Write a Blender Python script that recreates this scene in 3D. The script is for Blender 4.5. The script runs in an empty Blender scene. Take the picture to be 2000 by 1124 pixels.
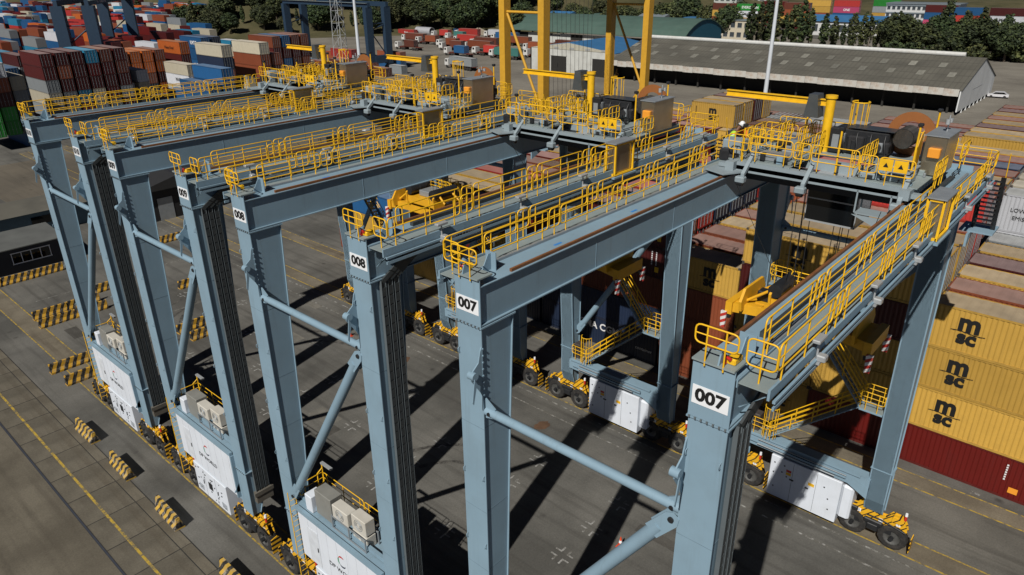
import bpy, bmesh, math, random
from mathutils import Vector, Matrix
random.seed(7)
R = math.radians
SC = bpy.context.scene
COL = SC.collection

# ---------------------------------------------------------------- camera, sky, sun, exposure
cam_d = bpy.data.cameras.new("camera")
cam = bpy.data.objects.new("camera", cam_d)
COL.objects.link(cam)
cam.location = (-13.98, -6.20, 30.48)
cam.rotation_euler = (R(65.99), R(0.59), R(-48.37))
cam_d.sensor_width = 36.0
cam_d.lens = 1401.17 / 2000 * 36
cam_d.clip_start = 0.5
cam_d.clip_end = 4000
SC.camera = cam

SUN_EL, SUN_AZ = 44.0, 194.5          # direction towards the sun: azimuth from +X, anticlockwise
sx, sy = math.cos(R(SUN_AZ)), math.sin(R(SUN_AZ))
world = bpy.data.worlds.new("World")
SC.world = world
world.use_nodes = True
wn = world.node_tree
wn.nodes.clear()
sky = wn.nodes.new("ShaderNodeTexSky")
sky.sky_type = 'NISHITA'
sky.sun_disc = False
sky.sun_elevation = R(SUN_EL)
sky.sun_rotation = math.atan2(sx, sy)
sky.air_density = 0.2
sky.dust_density = 0.1
bg = wn.nodes.new("ShaderNodeBackground")
bg.inputs['Strength'].default_value = 0.05
wo = wn.nodes.new("ShaderNodeOutputWorld")
wn.links.new(sky.outputs[0], bg.inputs[0])
wn.links.new(bg.outputs[0], wo.inputs[0])

sun_d = bpy.data.lights.new("sun", 'SUN')
sun_d.energy = 5.0
sun_d.angle = R(0.5)
sun_d.color = (1.0, 0.955, 0.89)
sun = bpy.data.objects.new("sun", sun_d)
COL.objects.link(sun)
sd = Vector((sx * math.cos(R(SUN_EL)), sy * math.cos(R(SUN_EL)), math.sin(R(SUN_EL))))
sun.rotation_euler = (-sd).to_track_quat('-Z', 'Y').to_euler()
sun.location = (-40, -20, 80)

SC.view_settings.view_transform = 'Standard'
SC.view_settings.look = 'None'
SC.view_settings.exposure = -0.22
SC.view_settings.gamma = 1.0
SC.view_settings.use_curve_mapping = False
SC.render.engine = 'CYCLES'
SC.cycles.use_denoising = True
SC.cycles.max_bounces = 5
SC.cycles.diffuse_bounces = 1
SC.cycles.glossy_bounces = 2
SC.cycles.transparent_max_bounces = 6

# ---------------------------------------------------------------- materials
MATS = {}
def mat(name, col, rough=.6, metal=0., var=.12, scale=2.0, bump=0., bscale=30., dirt=0., dcol=(.08, .07, .06), dscale=.6, spec=.5, objvar=0., streak=0., scol=(.1, .06, .03)):
    if name in MATS: return MATS[name]
    m = bpy.data.materials.new(name); m.use_nodes = True
    nt = m.node_tree; n = nt.nodes; l = nt.links
    b = n['Principled BSDF']
    b.inputs['Roughness'].default_value = rough
    b.inputs['Metallic'].default_value = metal
    b.inputs['Specular IOR Level'].default_value = spec
    tc = n.new('ShaderNodeTexCoord')
    nz = n.new('ShaderNodeTexNoise'); nz.inputs['Scale'].default_value = scale; nz.inputs['Detail'].default_value = 5
    l.new(tc.outputs['Object'], nz.inputs['Vector'])
    mr = n.new('ShaderNodeMapRange')
    mr.inputs['From Min'].default_value = .25; mr.inputs['From Max'].default_value = .75
    mr.inputs['To Min'].default_value = 1 - var; mr.inputs['To Max'].default_value = 1 + var
    l.new(nz.outputs['Fac'], mr.inputs['Value'])
    hs = n.new('ShaderNodeHueSaturation'); hs.inputs['Color'].default_value = (*col, 1)
    l.new(mr.outputs[0], hs.inputs['Value'])
    out = hs.outputs[0]
    if objvar:
        oi = n.new('ShaderNodeObjectInfo')
        m2 = n.new('ShaderNodeMapRange'); m2.inputs['To Min'].default_value = 1 - objvar; m2.inputs['To Max'].default_value = 1 + objvar * .6
        l.new(oi.outputs['Random'], m2.inputs['Value'])
        h2 = n.new('ShaderNodeHueSaturation')
        if name.startswith('leaf'):
            m9 = n.new('ShaderNodeMapRange'); m9.inputs['To Min'].default_value = .455; m9.inputs['To Max'].default_value = .53; q9 = n.new('ShaderNodeMath'); q9.operation = 'MULTIPLY'; q9.inputs[1].default_value = 7.3; f9 = n.new('ShaderNodeMath'); f9.operation = 'FRACT'
            l.new(oi.outputs['Random'], q9.inputs[0]); l.new(q9.outputs[0], f9.inputs[0]); l.new(f9.outputs[0], m9.inputs['Value']); l.new(m9.outputs[0], h2.inputs['Hue'])
        l.new(out, h2.inputs['Color']); l.new(m2.outputs[0], h2.inputs['Value']); out = h2.outputs[0]
    if dirt:
        d = n.new('ShaderNodeTexNoise'); d.inputs['Scale'].default_value = dscale; d.inputs['Detail'].default_value = 8; d.inputs['Roughness'].default_value = .65
        l.new(tc.outputs['Object'], d.inputs['Vector'])
        dr = n.new('ShaderNodeMapRange'); dr.inputs['From Min'].default_value = .48; dr.inputs['From Max'].default_value = .75
        dr.inputs['To Max'].default_value = dirt
        l.new(d.outputs['Fac'], dr.inputs['Value'])
        mx = n.new('ShaderNodeMix'); mx.data_type = 'RGBA'; mx.inputs['B'].default_value = (*dcol, 1)
        l.new(dr.outputs[0], mx.inputs['Factor']); l.new(out, mx.inputs['A']); out = mx.outputs['Result']
    if streak:
        sp = n.new('ShaderNodeMapping'); sp.inputs['Scale'].default_value = (5, 5, .22); l.new(tc.outputs['Object'], sp.inputs['Vector'])
        if objvar:
            o3 = n.new('ShaderNodeObjectInfo'); cb = n.new('ShaderNodeCombineXYZ'); m4 = n.new('ShaderNodeMath'); m4.operation = 'MULTIPLY'; m4.inputs[1].default_value = 40
            l.new(o3.outputs['Random'], m4.inputs[0]); l.new(m4.outputs[0], cb.inputs[2]); l.new(m4.outputs[0], cb.inputs[1]); l.new(cb.outputs[0], sp.inputs['Location'])
        s_ = n.new('ShaderNodeTexNoise'); s_.inputs['Scale'].default_value = 1.0; s_.inputs['Detail'].default_value = 6; s_.inputs['Roughness'].default_value = .6; l.new(sp.outputs[0], s_.inputs['Vector'])
        r_ = n.new('ShaderNodeMapRange'); r_.inputs['From Min'].default_value = .56; r_.inputs['From Max'].default_value = .78; r_.inputs['To Max'].default_value = streak; l.new(s_.outputs['Fac'], r_.inputs['Value'])
        m5 = n.new('ShaderNodeMix'); m5.data_type = 'RGBA'; m5.inputs['B'].default_value = (*scol, 1); l.new(r_.outputs[0], m5.inputs['Factor']); l.new(out, m5.inputs['A']); out = m5.outputs['Result']
    l.new(out, b.inputs['Base Color'])
    if bump:
        bn = n.new('ShaderNodeTexNoise'); bn.inputs['Scale'].default_value = bscale; bn.inputs['Detail'].default_value = 4
        l.new(tc.outputs['Object'], bn.inputs['Vector'])
        bp = n.new('ShaderNodeBump'); bp.inputs['Strength'].default_value = bump; bp.inputs['Distance'].default_value = .02
        l.new(bn.outputs['Fac'], bp.inputs['Height']); l.new(bp.outputs[0], b.inputs['Normal'])
    MATS[name] = m
    return m

def stripes(name, ca, cb, freq, d=(0, 1, 1), duty=.5, rough=.55, wear=.0, wcol=(.3, .28, .25), frac=.5):
    if name in MATS: return MATS[name]
    m = bpy.data.materials.new(name); m.use_nodes = True
    nt = m.node_tree; n = nt.nodes; l = nt.links; b = n['Principled BSDF']
    b.inputs['Roughness'].default_value = rough
    tc = n.new('ShaderNodeTexCoord')
    dp = n.new('ShaderNodeVectorMath'); dp.operation = 'DOT_PRODUCT'; dp.inputs[1].default_value = d
    l.new(tc.outputs['Object'], dp.inputs[0])
    mu = n.new('ShaderNodeMath'); mu.operation = 'MULTIPLY'; mu.inputs[1].default_value = freq; l.new(dp.outputs['Value'], mu.inputs[0])
    fr = n.new('ShaderNodeMath'); fr.operation = 'FRACT'; l.new(mu.outputs[0], fr.inputs[0])
    gt = n.new('ShaderNodeMath'); gt.operation = 'GREATER_THAN'; gt.inputs[1].default_value = duty; l.new(fr.outputs[0], gt.inputs[0])
    mx = n.new('ShaderNodeMix'); mx.data_type = 'RGBA'; mx.inputs['A'].default_value = (*ca, 1); mx.inputs['B'].default_value = (*cb, 1)
    l.new(gt.outputs[0], mx.inputs['Factor']); out = mx.outputs['Result']
    if wear:
        nz = n.new('ShaderNodeTexNoise'); nz.inputs['Scale'].default_value = 3.5; nz.inputs['Detail'].default_value = 8; nz.inputs['Roughness'].default_value = .7
        oi = n.new('ShaderNodeObjectInfo'); vm_ = n.new('ShaderNodeVectorMath'); vm_.operation = 'MULTIPLY_ADD'; vm_.inputs[1].default_value = (60, 40, 20)
        l.new(oi.outputs['Random'], vm_.inputs[0]); l.new(tc.outputs['Object'], vm_.inputs[2]); l.new(vm_.outputs[0], nz.inputs['Vector'])
        mr = n.new('ShaderNodeMapRange'); mr.inputs['From Min'].default_value = .5; mr.inputs['From Max'].default_value = .62; mr.inputs['To Max'].default_value = wear
        l.new(nz.outputs['Fac'], mr.inputs['Value'])
        m2 = n.new('ShaderNodeMix'); m2.data_type = 'RGBA'; m2.inputs['B'].default_value = (*wcol, 1)
        l.new(mr.outputs[0], m2.inputs['Factor']); l.new(out, m2.inputs['A']); out = m2.outputs['Result']
    l.new(out, b.inputs['Base Color'])
    MATS[name] = m
    return m

def ground_mat(name, c1, c2, stain, scale=.12, streak=True, rough=.85, fine=1.0):
    if name in MATS: return MATS[name]
    m = bpy.data.materials.new(name); m.use_nodes = True
    nt = m.node_tree; n = nt.nodes; l = nt.links; b = n['Principled BSDF']
    b.inputs['Roughness'].default_value = rough
    b.inputs['Specular IOR Level'].default_value = .3
    tc = n.new('ShaderNodeTexCoord')
    a = n.new('ShaderNodeTexNoise'); a.inputs['Scale'].default_value = scale; a.inputs['Detail'].default_value = 9; a.inputs['Roughness'].default_value = .62
    l.new(tc.outputs['Object'], a.inputs['Vector'])
    r = n.new('ShaderNodeValToRGB'); r.color_ramp.elements[0].position = .38; r.color_ramp.elements[1].position = .62
    r.color_ramp.elements[0].color = (*c1, 1); r.color_ramp.elements[1].color = (*c2, 1)
    l.new(a.outputs['Fac'], r.inputs['Fac'])
    # tyre and water streaks stretched along the lanes
    mp = n.new('ShaderNodeMapping'); mp.inputs['Scale'].default_value = (1.6, .09, 1)
    l.new(tc.outputs['Object'], mp.inputs['Vector'])
    s = n.new('ShaderNodeTexNoise'); s.inputs['Scale'].default_value = 1.0; s.inputs['Detail'].default_value = 6
    l.new(mp.outputs[0], s.inputs['Vector'])
    sr = n.new('ShaderNodeMapRange'); sr.inputs['From Min'].default_value = .5; sr.inputs['From Max'].default_value = .72; sr.inputs['To Max'].default_value = .6 if streak else 0
    l.new(s.outputs['Fac'], sr.inputs['Value'])
    mx = n.new('ShaderNodeMix'); mx.data_type = 'RGBA'; mx.inputs['B'].default_value = (*stain, 1)
    l.new(sr.outputs[0], mx.inputs['Factor']); l.new(r.outputs[0], mx.inputs['A'])
    # oil spots
    v = n.new('ShaderNodeTexVoronoi'); v.inputs['Scale'].default_value = .45; v.inputs['Randomness'].default_value = 1
    nd = n.new('ShaderNodeTexNoise'); nd.inputs['Scale'].default_value = 2.5; nd.inputs['Detail'].default_value = 4
    l.new(tc.outputs['Object'], nd.inputs['Vector'])
    va = n.new('ShaderNodeMix'); va.data_type = 'VECTOR'; va.inputs['Factor'].default_value = .25
    l.new(tc.outputs['Object'], va.inputs['A']); l.new(nd.outputs['Color'], va.inputs['B']); l.new(va.outputs['Result'], v.inputs['Vector'])
    vr = n.new('ShaderNodeMapRange'); vr.inputs['From Min'].default_value = .1; vr.inputs['From Max'].default_value = .03; vr.inputs['To Max'].default_value = .6
    l.new(v.outputs['Distance'], vr.inputs['Value'])
    m3 = n.new('ShaderNodeMix'); m3.data_type = 'RGBA'; m3.inputs['B'].default_value = (stain[0] * .5, stain[1] * .5, stain[2] * .5, 1)
    l.new(vr.outputs[0], m3.inputs['Factor']); l.new(mx.outputs['Result'], m3.inputs['A'])
    # fine aggregate
    f = n.new('ShaderNodeTexNoise'); f.inputs['Scale'].default_value = 9 * fine; f.inputs['Detail'].default_value = 10; f.inputs['Roughness'].default_value = .75
    l.new(tc.outputs['Object'], f.inputs['Vector'])
    fr = n.new('ShaderNodeMapRange'); fr.inputs['From Min'].default_value = .3; fr.inputs['From Max'].default_value = .7; fr.inputs['To Min'].default_value = .78; fr.inputs['To Max'].default_value = 1.22
    l.new(f.outputs['Fac'], fr.inputs['Value'])
    hs = n.new('ShaderNodeHueSaturation'); l.new(m3.outputs['Result'], hs.inputs['Color']); l.new(fr.outputs[0], hs.inputs['Value'])
    l.new(hs.outputs[0], b.inputs['Base Color'])
    bp = n.new('ShaderNodeBump'); bp.inputs['Strength'].default_value = .25; bp.inputs['Distance'].default_value = .02
    l.new(f.outputs['Fac'], bp.inputs['Height']); l.new(bp.outputs[0], b.inputs['Normal'])
    MATS[name] = m
    return m

def worn_paint(name, col, under, keep=.5):
    if name in MATS: return MATS[name]
    m = bpy.data.materials.new(name); m.use_nodes = True
    nt = m.node_tree; n = nt.nodes; l = nt.links; b = n['Principled BSDF']; b.inputs['Roughness'].default_value = .8
    tc = n.new('ShaderNodeTexCoord')
    a = n.new('ShaderNodeTexNoise'); a.inputs['Scale'].default_value = 2.2; a.inputs['Detail'].default_value = 10; a.inputs['Roughness'].default_value = .75
    l.new(tc.outputs['Object'], a.inputs['Vector'])
    mr = n.new('ShaderNodeMapRange'); mr.inputs['From Min'].default_value = keep - .07; mr.inputs['From Max'].default_value = keep + .07
    l.new(a.outputs['Fac'], mr.inputs['Value'])
    mx = n.new('ShaderNodeMix'); mx.data_type = 'RGBA'; mx.inputs['A'].default_value = (*col, 1); mx.inputs['B'].default_value = (*under, 1)
    l.new(mr.outputs[0], mx.inputs['Factor']); l.new(mx.outputs['Result'], b.inputs['Base Color'])
    MATS[name] = m
    return m

GREY = mat('crane_grey_paint', (.225, .335, .415), .5, var=.07, scale=.5, dirt=.25, dcol=(.16, .21, .24), dscale=.8, spec=.3, streak=.28, scol=(.13, .15, .15), bump=.12, bscale=1.1)
YEL = mat('safety_yellow_paint', (.86, .49, .012), .45, var=.12, scale=3, dirt=.25, dcol=(.5, .25, .02), dscale=2.5)
YEL2 = mat('machinery_yellow_paint', (.74, .38, .015), .5, var=.1, scale=1.2, dirt=.25, dcol=(.22, .12, .03), dscale=1.5)
RAILM = mat('rusty_rail_steel', (.19, .075, .025), .7, var=.25, scale=3)
DECK = mat('galvanised_deck', (.30, .36, .36), .5, metal=.2, var=.12, scale=1.2, dirt=.3, dcol=(.16, .17, .17))
RUB = mat('tyre_rubber', (.022, .021, .02), .9, var=.3, scale=6, dirt=.4, dcol=(.09, .075, .06), dscale=3)
BLK = mat('black_machine_paint', (.018, .019, .021), .45, var=.3, scale=4)
CHAIN = mat('cable_chain_plastic', (.04, .047, .05), .6, var=.2, scale=5)
WHT = mat('white_cladding_paint', (.70, .75, .82), .45, var=.04, scale=1, dirt=.2, dcol=(.48, .5, .5), dscale=.7, streak=.22, scol=(.36, .36, .34))
GSTEEL = mat('trolley_grey_steel', (.27, .33, .36), .5, var=.12, scale=1.5, dirt=.35, dcol=(.12, .13, .13), dscale=1.5)
STEEL = mat('grey_steel', (.33, .36, .38), .45, metal=.4, var=.1)
STAIN = mat('stainless_cabinet_steel', (.42, .36, .26), .28, metal=.85, var=.08, scale=2)
PLATE = mat('number_plate_white', (.80, .82, .84), .5, var=.02)
INK = mat('black_lettering', (.008, .008, .008), .6, var=0)
WINK = mat('white_lettering', (.75, .75, .75), .6, var=.05)
GLASS = mat('dark_cab_glass', (.006, .007, .008), .06, var=0)
RED = mat('signal_red', (.55, .03, .02), .4, var=.05)
BLUEP = mat('blue_sticker', (.03, .22, .62), .5, var=.05)
ORG = mat('orange_enclosure', (.85, .33, .03), .5, var=.05)
BOGIE = stripes('bogie_hazard_paint', (.78, .42, .015), (.012, .012, .012), 2.6, (0, 1, .9), .78, wear=.2, wcol=(.3, .17, .02))
HAZ = stripes('hazard_stripes', (.012, .012, .012), (.78, .42, .015), 3.2, (0, .7, 1), .5)
RWH = stripes('red_white_stripes', (.75, .74, .72), (.5, .03, .02), 3.4, (0, .6, 1), .5, wear=.3)
ROPE = mat('wire_rope', (.02, .02, .02), .6, var=0)
LAMP = mat('lamp_housing', (.42, .44, .45), .4, metal=.3, var=.1)
ACW = mat('air_conditioner_beige', (.55, .53, .47), .5, var=.05, dirt=.3, dcol=(.35, .3, .22))
# ---------------------------------------------------------------- mesh helpers
class MB:
    def __init__(s): s.v = []; s.f = []; s.mi = []; s.sm = []; s.cur = 0; s.smooth = False
    def m(s, i): s.cur = i; return s
    def add(s, vs, fs):
        o = len(s.v); s.v += [tuple(q) for q in vs]
        for f in fs: s.f.append([i + o for i in f]); s.mi.append(s.cur); s.sm.append(s.smooth)
        return s
    def box(s, x0, x1, y0, y1, z0, z1):
        return s.add([(x0, y0, z0), (x1, y0, z0), (x1, y1, z0), (x0, y1, z0), (x0, y0, z1), (x1, y0, z1), (x1, y1, z1), (x0, y1, z1)],
                     [(0, 3, 2, 1), (4, 5, 6, 7), (0, 1, 5, 4), (1, 2, 6, 5), (2, 3, 7, 6), (3, 0, 4, 7)])
    def bbox(s, x0, x1, y0, y1, z0, z1, b=.02):
        # box with chamfered edges
        P = []
        for X, sx_ in ((x0, 1), (x1, -1)):
            for Y, sy_ in ((y0, 1), (y1, -1)):
                for Z, sz_ in ((z0, 1), (z1, -1)):
                    P += [(X, Y + b * sy_, Z + b * sz_), (X + b * sx_, Y, Z + b * sz_), (X + b * sx_, Y + b * sy_, Z)]
        bm = bmesh.new()
        for q in P: bm.verts.new(q)
        bmesh.ops.convex_hull(bm, input=bm.verts)
        bmesh.ops.dissolve_limit(bm, angle_limit=.02, verts=bm.verts, edges=bm.edges)
        bm.verts.index_update()
        s.add([v.co for v in bm.verts], [[v.index for v in f.verts] for f in bm.faces]); bm.free()
        return s
    def hexa(s, a, b):
        # two quads (lists of 4 points) joined into a solid
        return s.add(list(a) + list(b), [(3, 2, 1, 0), (4, 5, 6, 7), (0, 1, 5, 4), (1, 2, 6, 5), (2, 3, 7, 6), (3, 0, 4, 7)])
    def bar(s, p, q, w, h=None, up=(0, 0, 1)):
        h = h or w; p = Vector(p); q = Vector(q); d = (q - p).normalized()
        u = d.cross(Vector(up))
        if u.length < 1e-4: u = d.cross(Vector((1, 0, 0)))
        u.normalize(); n = u.cross(d)
        u *= w / 2; n *= h / 2
        return s.hexa([p - u - n, p + u - n, p + u + n, p - u + n], [q - u - n, q + u - n, q + u + n, q - u + n])
    def tube(s, pts, r, k=6, cap=True, closed=False):
        pts = [Vector(p) for p in pts]; n = len(pts)
        o = []; ref = None
        for i, p in enumerate(pts):
            if closed: d = pts[(i + 1) % n] - pts[i - 1]
            elif i == 0: d = pts[1] - p
            elif i == n - 1: d = p - pts[i - 1]
            else: d = (pts[i + 1] - p).normalized() + (p - pts[i - 1]).normalized()
            d.normalize()
            if ref is None:
                ref = Vector((0, 0, 1)) if abs(d.z) < .9 else Vector((1, 0, 0))
            u = d.cross(ref)
            if u.length < 1e-3: u = d.cross(Vector((1, 0, 0)))
            u.normalize(); ref = u.cross(d)
            w = u.cross(d); rr = r[i] if isinstance(r, (list, tuple)) else r
            o += [p + (u * math.cos(2 * math.pi * j / k) + w * math.sin(2 * math.pi * j / k)) * rr for j in range(k)]
        fs = []
        for i in range(n if closed else n - 1):
            i2 = (i + 1) % n
            for j in range(k):
                fs.append((i * k + j, i2 * k + j, i2 * k + (j + 1) % k, i * k + (j + 1) % k))
        old = s.smooth; s.smooth = k > 4
        s.add(o, fs); s.smooth = old
        if cap and not closed:
            s.add(o[:k], [tuple(range(k))]); s.add(o[-k:], [tuple(reversed(range(k)))])
        return s
    def prism(s, poly, axis, a, b):
        # polygon (list of 2d) extruded along axis from a to b
        def mk(t, q):
            return {0: (t, q[0], q[1]), 1: (q[0], t, q[1]), 2: (q[0], q[1], t)}[axis]
        n = len(poly)
        return s.add([mk(a, q) for q in poly] + [mk(b, q) for q in poly],
                     [tuple(reversed(range(n))), tuple(range(n, 2 * n))] + [(i, (i + 1) % n, n + (i + 1) % n, n + i) for i in range(n)])
    def mesh(s, name, mats, fix=True):
        me = bpy.data.meshes.new(name); me.from_pydata(s.v, [], s.f)
        for m_ in (mats if isinstance(mats, (list, tuple)) else [mats]): me.materials.append(m_)
        me.polygons.foreach_set('material_index', s.mi)
        me.polygons.foreach_set('use_smooth', s.sm)
        if fix:
            bm = bmesh.new(); bm.from_mesh(me); bmesh.ops.recalc_face_normals(bm, faces=bm.faces); bm.to_mesh(me); bm.free()
        me.update()
        return me
    def build(s, name, mats, parent=None, loc=None, fix=True):
        o = bpy.data.objects.new(name, s.mesh(name, mats, fix)); COL.objects.link(o)
        if parent: o.parent = parent
        if loc: o.location = loc
        return o

def tag(o, label=None, cat=None, group=None, kind=None):
    if label: o['label'] = label
    if cat: o['category'] = cat
    if group: o['group'] = group
    if kind: o['kind'] = kind
    return o
def empty(name, loc=(0, 0, 0), rz=0.):
    o = bpy.data.objects.new(name, None); COL.objects.link(o); o.location = loc; o.rotation_euler = (0, 0, rz); o.empty_display_size = .3
    return o
def inst(name, me, parent=None, loc=(0, 0, 0), rot=(0, 0, 0), scale=None):
    o = bpy.data.objects.new(name, me); COL.objects.link(o); o.location = loc; o.rotation_euler = rot
    if scale: o.scale = scale
    if parent: o.parent = parent
    return o
def copy_tree(o, parent=None):
    c = o.copy(); COL.objects.link(c)
    if parent: c.parent = parent
    for ch in list(o.children): copy_tree(ch, c)
    return c

TXT = {}
def text_mesh(s, size, m, bold=0., sx_=1., extr=.004, space=1.):
    k = (s, size, m.name, bold, sx_, space)
    if k in TXT: return TXT[k]
    c = bpy.data.curves.new('lettering', 'FONT'); c.body = s; c.size = size; c.extrude = extr; c.offset = bold; c.space_character = space
    c.align_x = 'CENTER'; c.align_y = 'CENTER'; c.resolution_u = 3
    o = bpy.data.objects.new('lettering', c); COL.objects.link(o)
    dg = bpy.context.evaluated_depsgraph_get()
    me = bpy.data.meshes.new_from_object(o.evaluated_get(dg)); me.name = 'lettering'
    for v in me.vertices: v.co.x *= sx_
    me.materials.clear(); me.materials.append(m)
    bpy.data.objects.remove(o); TXT[k] = me
    return me
def face_rot(axis):
    # rotation so that text reads on a face looking to -X, -Y, +Z
    if axis == '-x': return Matrix(((0, 0, -1), (-1, 0, 0), (0, 1, 0))).to_euler()
    if axis == '-y': return Matrix(((1, 0, 0), (0, 0, -1), (0, 1, 0))).to_euler()
    return (0, 0, 0)
def text(s, size, m, loc, axis='-x', parent=None, name='lettering', **k):
    return inst(name, text_mesh(s, size, m, **k), parent, loc, face_rot(axis))
# ---------------------------------------------------------------- ground
def sheet(name, x0, x1, y0, y1, z, m, parent=None, kind=None, label=None):
    o = MB().add([(x0, y0, z), (x1, y0, z), (x1, y1, z), (x0, y1, z)], [(0, 1, 2, 3)]).build(name, m, parent, fix=False)
    if kind: o['kind'] = kind
    if label: o['label'] = label
    return o
ASPH = ground_mat('yard_asphalt', (.082, .08, .072), (.15, .145, .13), (.05, .047, .042))
CONC = ground_mat('old_concrete', (.095, .083, .062), (.145, .128, .097), (.07, .06, .045), scale=.2)
SLAB = ground_mat('concrete_slab', (.09, .08, .061), (.135, .12, .092), (.075, .062, .044), scale=.35)
RUNW = ground_mat('runway_concrete', (.125, .107, .078), (.185, .162, .12), (.075, .06, .043), scale=.3)
FARG = ground_mat('dusty_yard', (.15, .137, .115), (.225, .208, .175), (.12, .107, .09), scale=.05)
YLINE = worn_paint('worn_yellow_line', (.45, .30, .03), (.11, .10, .075), .52)
WLINE = worn_paint('worn_white_line', (.36, .36, .34), (.105, .10, .086), .44)
XMARK = worn_paint('worn_white_mark', (.36, .36, .345), (.11, .105, .09), .5)
JOINT = mat('joint_bitumen', (.025, .024, .022), .9)

ground = sheet('ground', -900, 1700, -600, 2200, 0, ASPH, kind='structure')
apron = sheet('quay_apron', -90, -6.22, -40, 190, .004, CONC, kind='structure')
pave = sheet('pavement', -6.22, -2.5, 10, 95, .003, JOINT, kind='structure')
sl = MB().box(-1.42, 1.42, -1.49, 1.49, -.02, .006).mesh('slab', SLAB)
for i in range(26):
    o = inst('slab', sl, pave, (-4.645 + random.uniform(-.004, .004), 15.7 + 3.05 * i, .006 + random.uniform(0, .004)))
st = MB().box(-.30, .30, -1.5, 1.5, -.02, .006).mesh('drain_slab', CONC)
for i in range(26):
    inst('drain_slab', st, pave, (-2.87, 15.7 + 3.05 * i, .006 + random.uniform(0, .003)))
MB().box(-4.96, -4.81, 12, 95, .0, .0165).build('yellow_line', YLINE, pave)
MB().box(-6.2, -6.11, 12, 95, .0, .007).build('drain_channel', mat('blue_grey_drain', (.03, .035, .05), .8), pave)
nr = sheet('wheel_runway', 0, 1.5, -30, 120, .004, RUNW, kind='structure')
for x in (-.05, 1.5): MB().box(x, x + .09, -30, 120, .0, .009).build('yellow_line', YLINE, nr)
fr = sheet('wheel_runway', 23.5, 24.95, -40, 150, .004, RUNW, kind='structure')
for x in (23.42, 24.95): MB().box(x, x + .1, -40, 150, .0, .009).build('yellow_line', YLINE, fr)
fk = sheet('wheel_runway', 30.1, 31.5, -40, 150, .004, RUNW, kind='structure')
for x in (30.05, 31.5): MB().box(x, x + .1, -40, 150, .0, .009).build('yellow_line', YLINE, fk)
for x in (21.35, 22.75): MB().box(x, x + .12, -40, 120, .0, .008).build('white_line', WLINE, ground)
for y in (61, 74, 87): MB().box(3, 21, y, y + .14, .0, .008).build('white_line', WLINE, ground)
sheet('yard_road', 96, 330, -80, 330, .006, FARG, kind='structure')
sheet('yard_road', 12, 96, 100, 142, .005, ground_mat('brown_yard', (.10, .088, .07), (.15, .13, .10), (.08, .07, .055), scale=.06), kind='structure')
text('19', .62, WLINE, (31.92, -3.82, .008), 'z', ground, 'bay_number', bold=.03).rotation_euler = (0, 0, R(-90))
xm = MB()
for a in (0, 1, 2, 3):
    c, s_ = [(1, 0), (0, 1), (-1, 0), (0, -1)][a]
    def rt(x, y): return (x * c - y * s_, x * s_ + y * c, .0)
    for q in ((.17, .17, .62, .28), (.17, .28, .28, .62)):
        pts = [rt(q[0], q[1]), rt(q[2], q[1]), rt(q[2], q[3]), rt(q[0], q[3])]
        xm.add(pts, [(0, 1, 2, 3)])
xme = xm.mesh('corner_marking', XMARK, fix=False)
for i, x in enumerate((5.0, 7.88, 10.88, 13.74, 16.6)):
    for j in range(10):
        inst('corner_marking', xme, ground, (x, 6.05 + 6.46 * j, .008 + .0003 * i), (0, 0, random.uniform(-.03, .03)))
for (x, y, r) in ((19.6, 36.5, .8), (19.9, 21.4, .75)):
    MB().add([(x + r * random.uniform(.7, 1) * math.cos(a * .4), y + .7 * r * random.uniform(.7, 1) * math.sin(a * .4), .009) for a in range(16)], [tuple(range(16))]).build('rust_stain', mat('rust_stain', (.10, .055, .03), .9, var=.3), ground, fix=False)

# repaired patches, tyre tracks and oil on the yard
random.seed(12)
PATCH = [ground_mat('patch_light', (.12, .115, .10), (.19, .18, .155), (.09, .083, .07), scale=.5), ground_mat('patch_dark', (.06, .057, .05), (.095, .09, .08), (.045, .042, .037), scale=.6)]
for i in range(22):
    x, y = random.uniform(2, 21), random.uniform(3, 75); w_, h_ = random.uniform(.5, 1.8), random.uniform(.8, 4.5)
    sheet('asphalt_patch', x, x + w_, y, y + h_, .0015 + .0002 * i, PATCH[i % 2], ground)
TYRE = worn_paint('tyre_track_rubber', (.035, .033, .03), (.105, .10, .088), .5)
for i in range(7):
    cx, cy, r0, a0, sw = random.uniform(4, 20), random.uniform(8, 60), random.uniform(4, 14), random.uniform(0, 6.28), random.uniform(.5, 1.3)
    for dr in (0, 1.9):
        vs = []; n_ = 14
        for j in range(n_ + 1):
            a = a0 + sw * j / n_; vs += [(cx + (r0 + dr + q) * math.cos(a), cy + (r0 + dr + q) * math.sin(a), .0065 + .0001 * i) for q in (0, .32)]
        vs = [(min(max(v[0], 1.7), 21.2), v[1], v[2]) for v in vs]
        MB().add(vs, [(2 * j, 2 * j + 1, 2 * j + 3, 2 * j + 2) for j in range(n_)]).build('tyre_track', TYRE, ground, fix=False)
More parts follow.
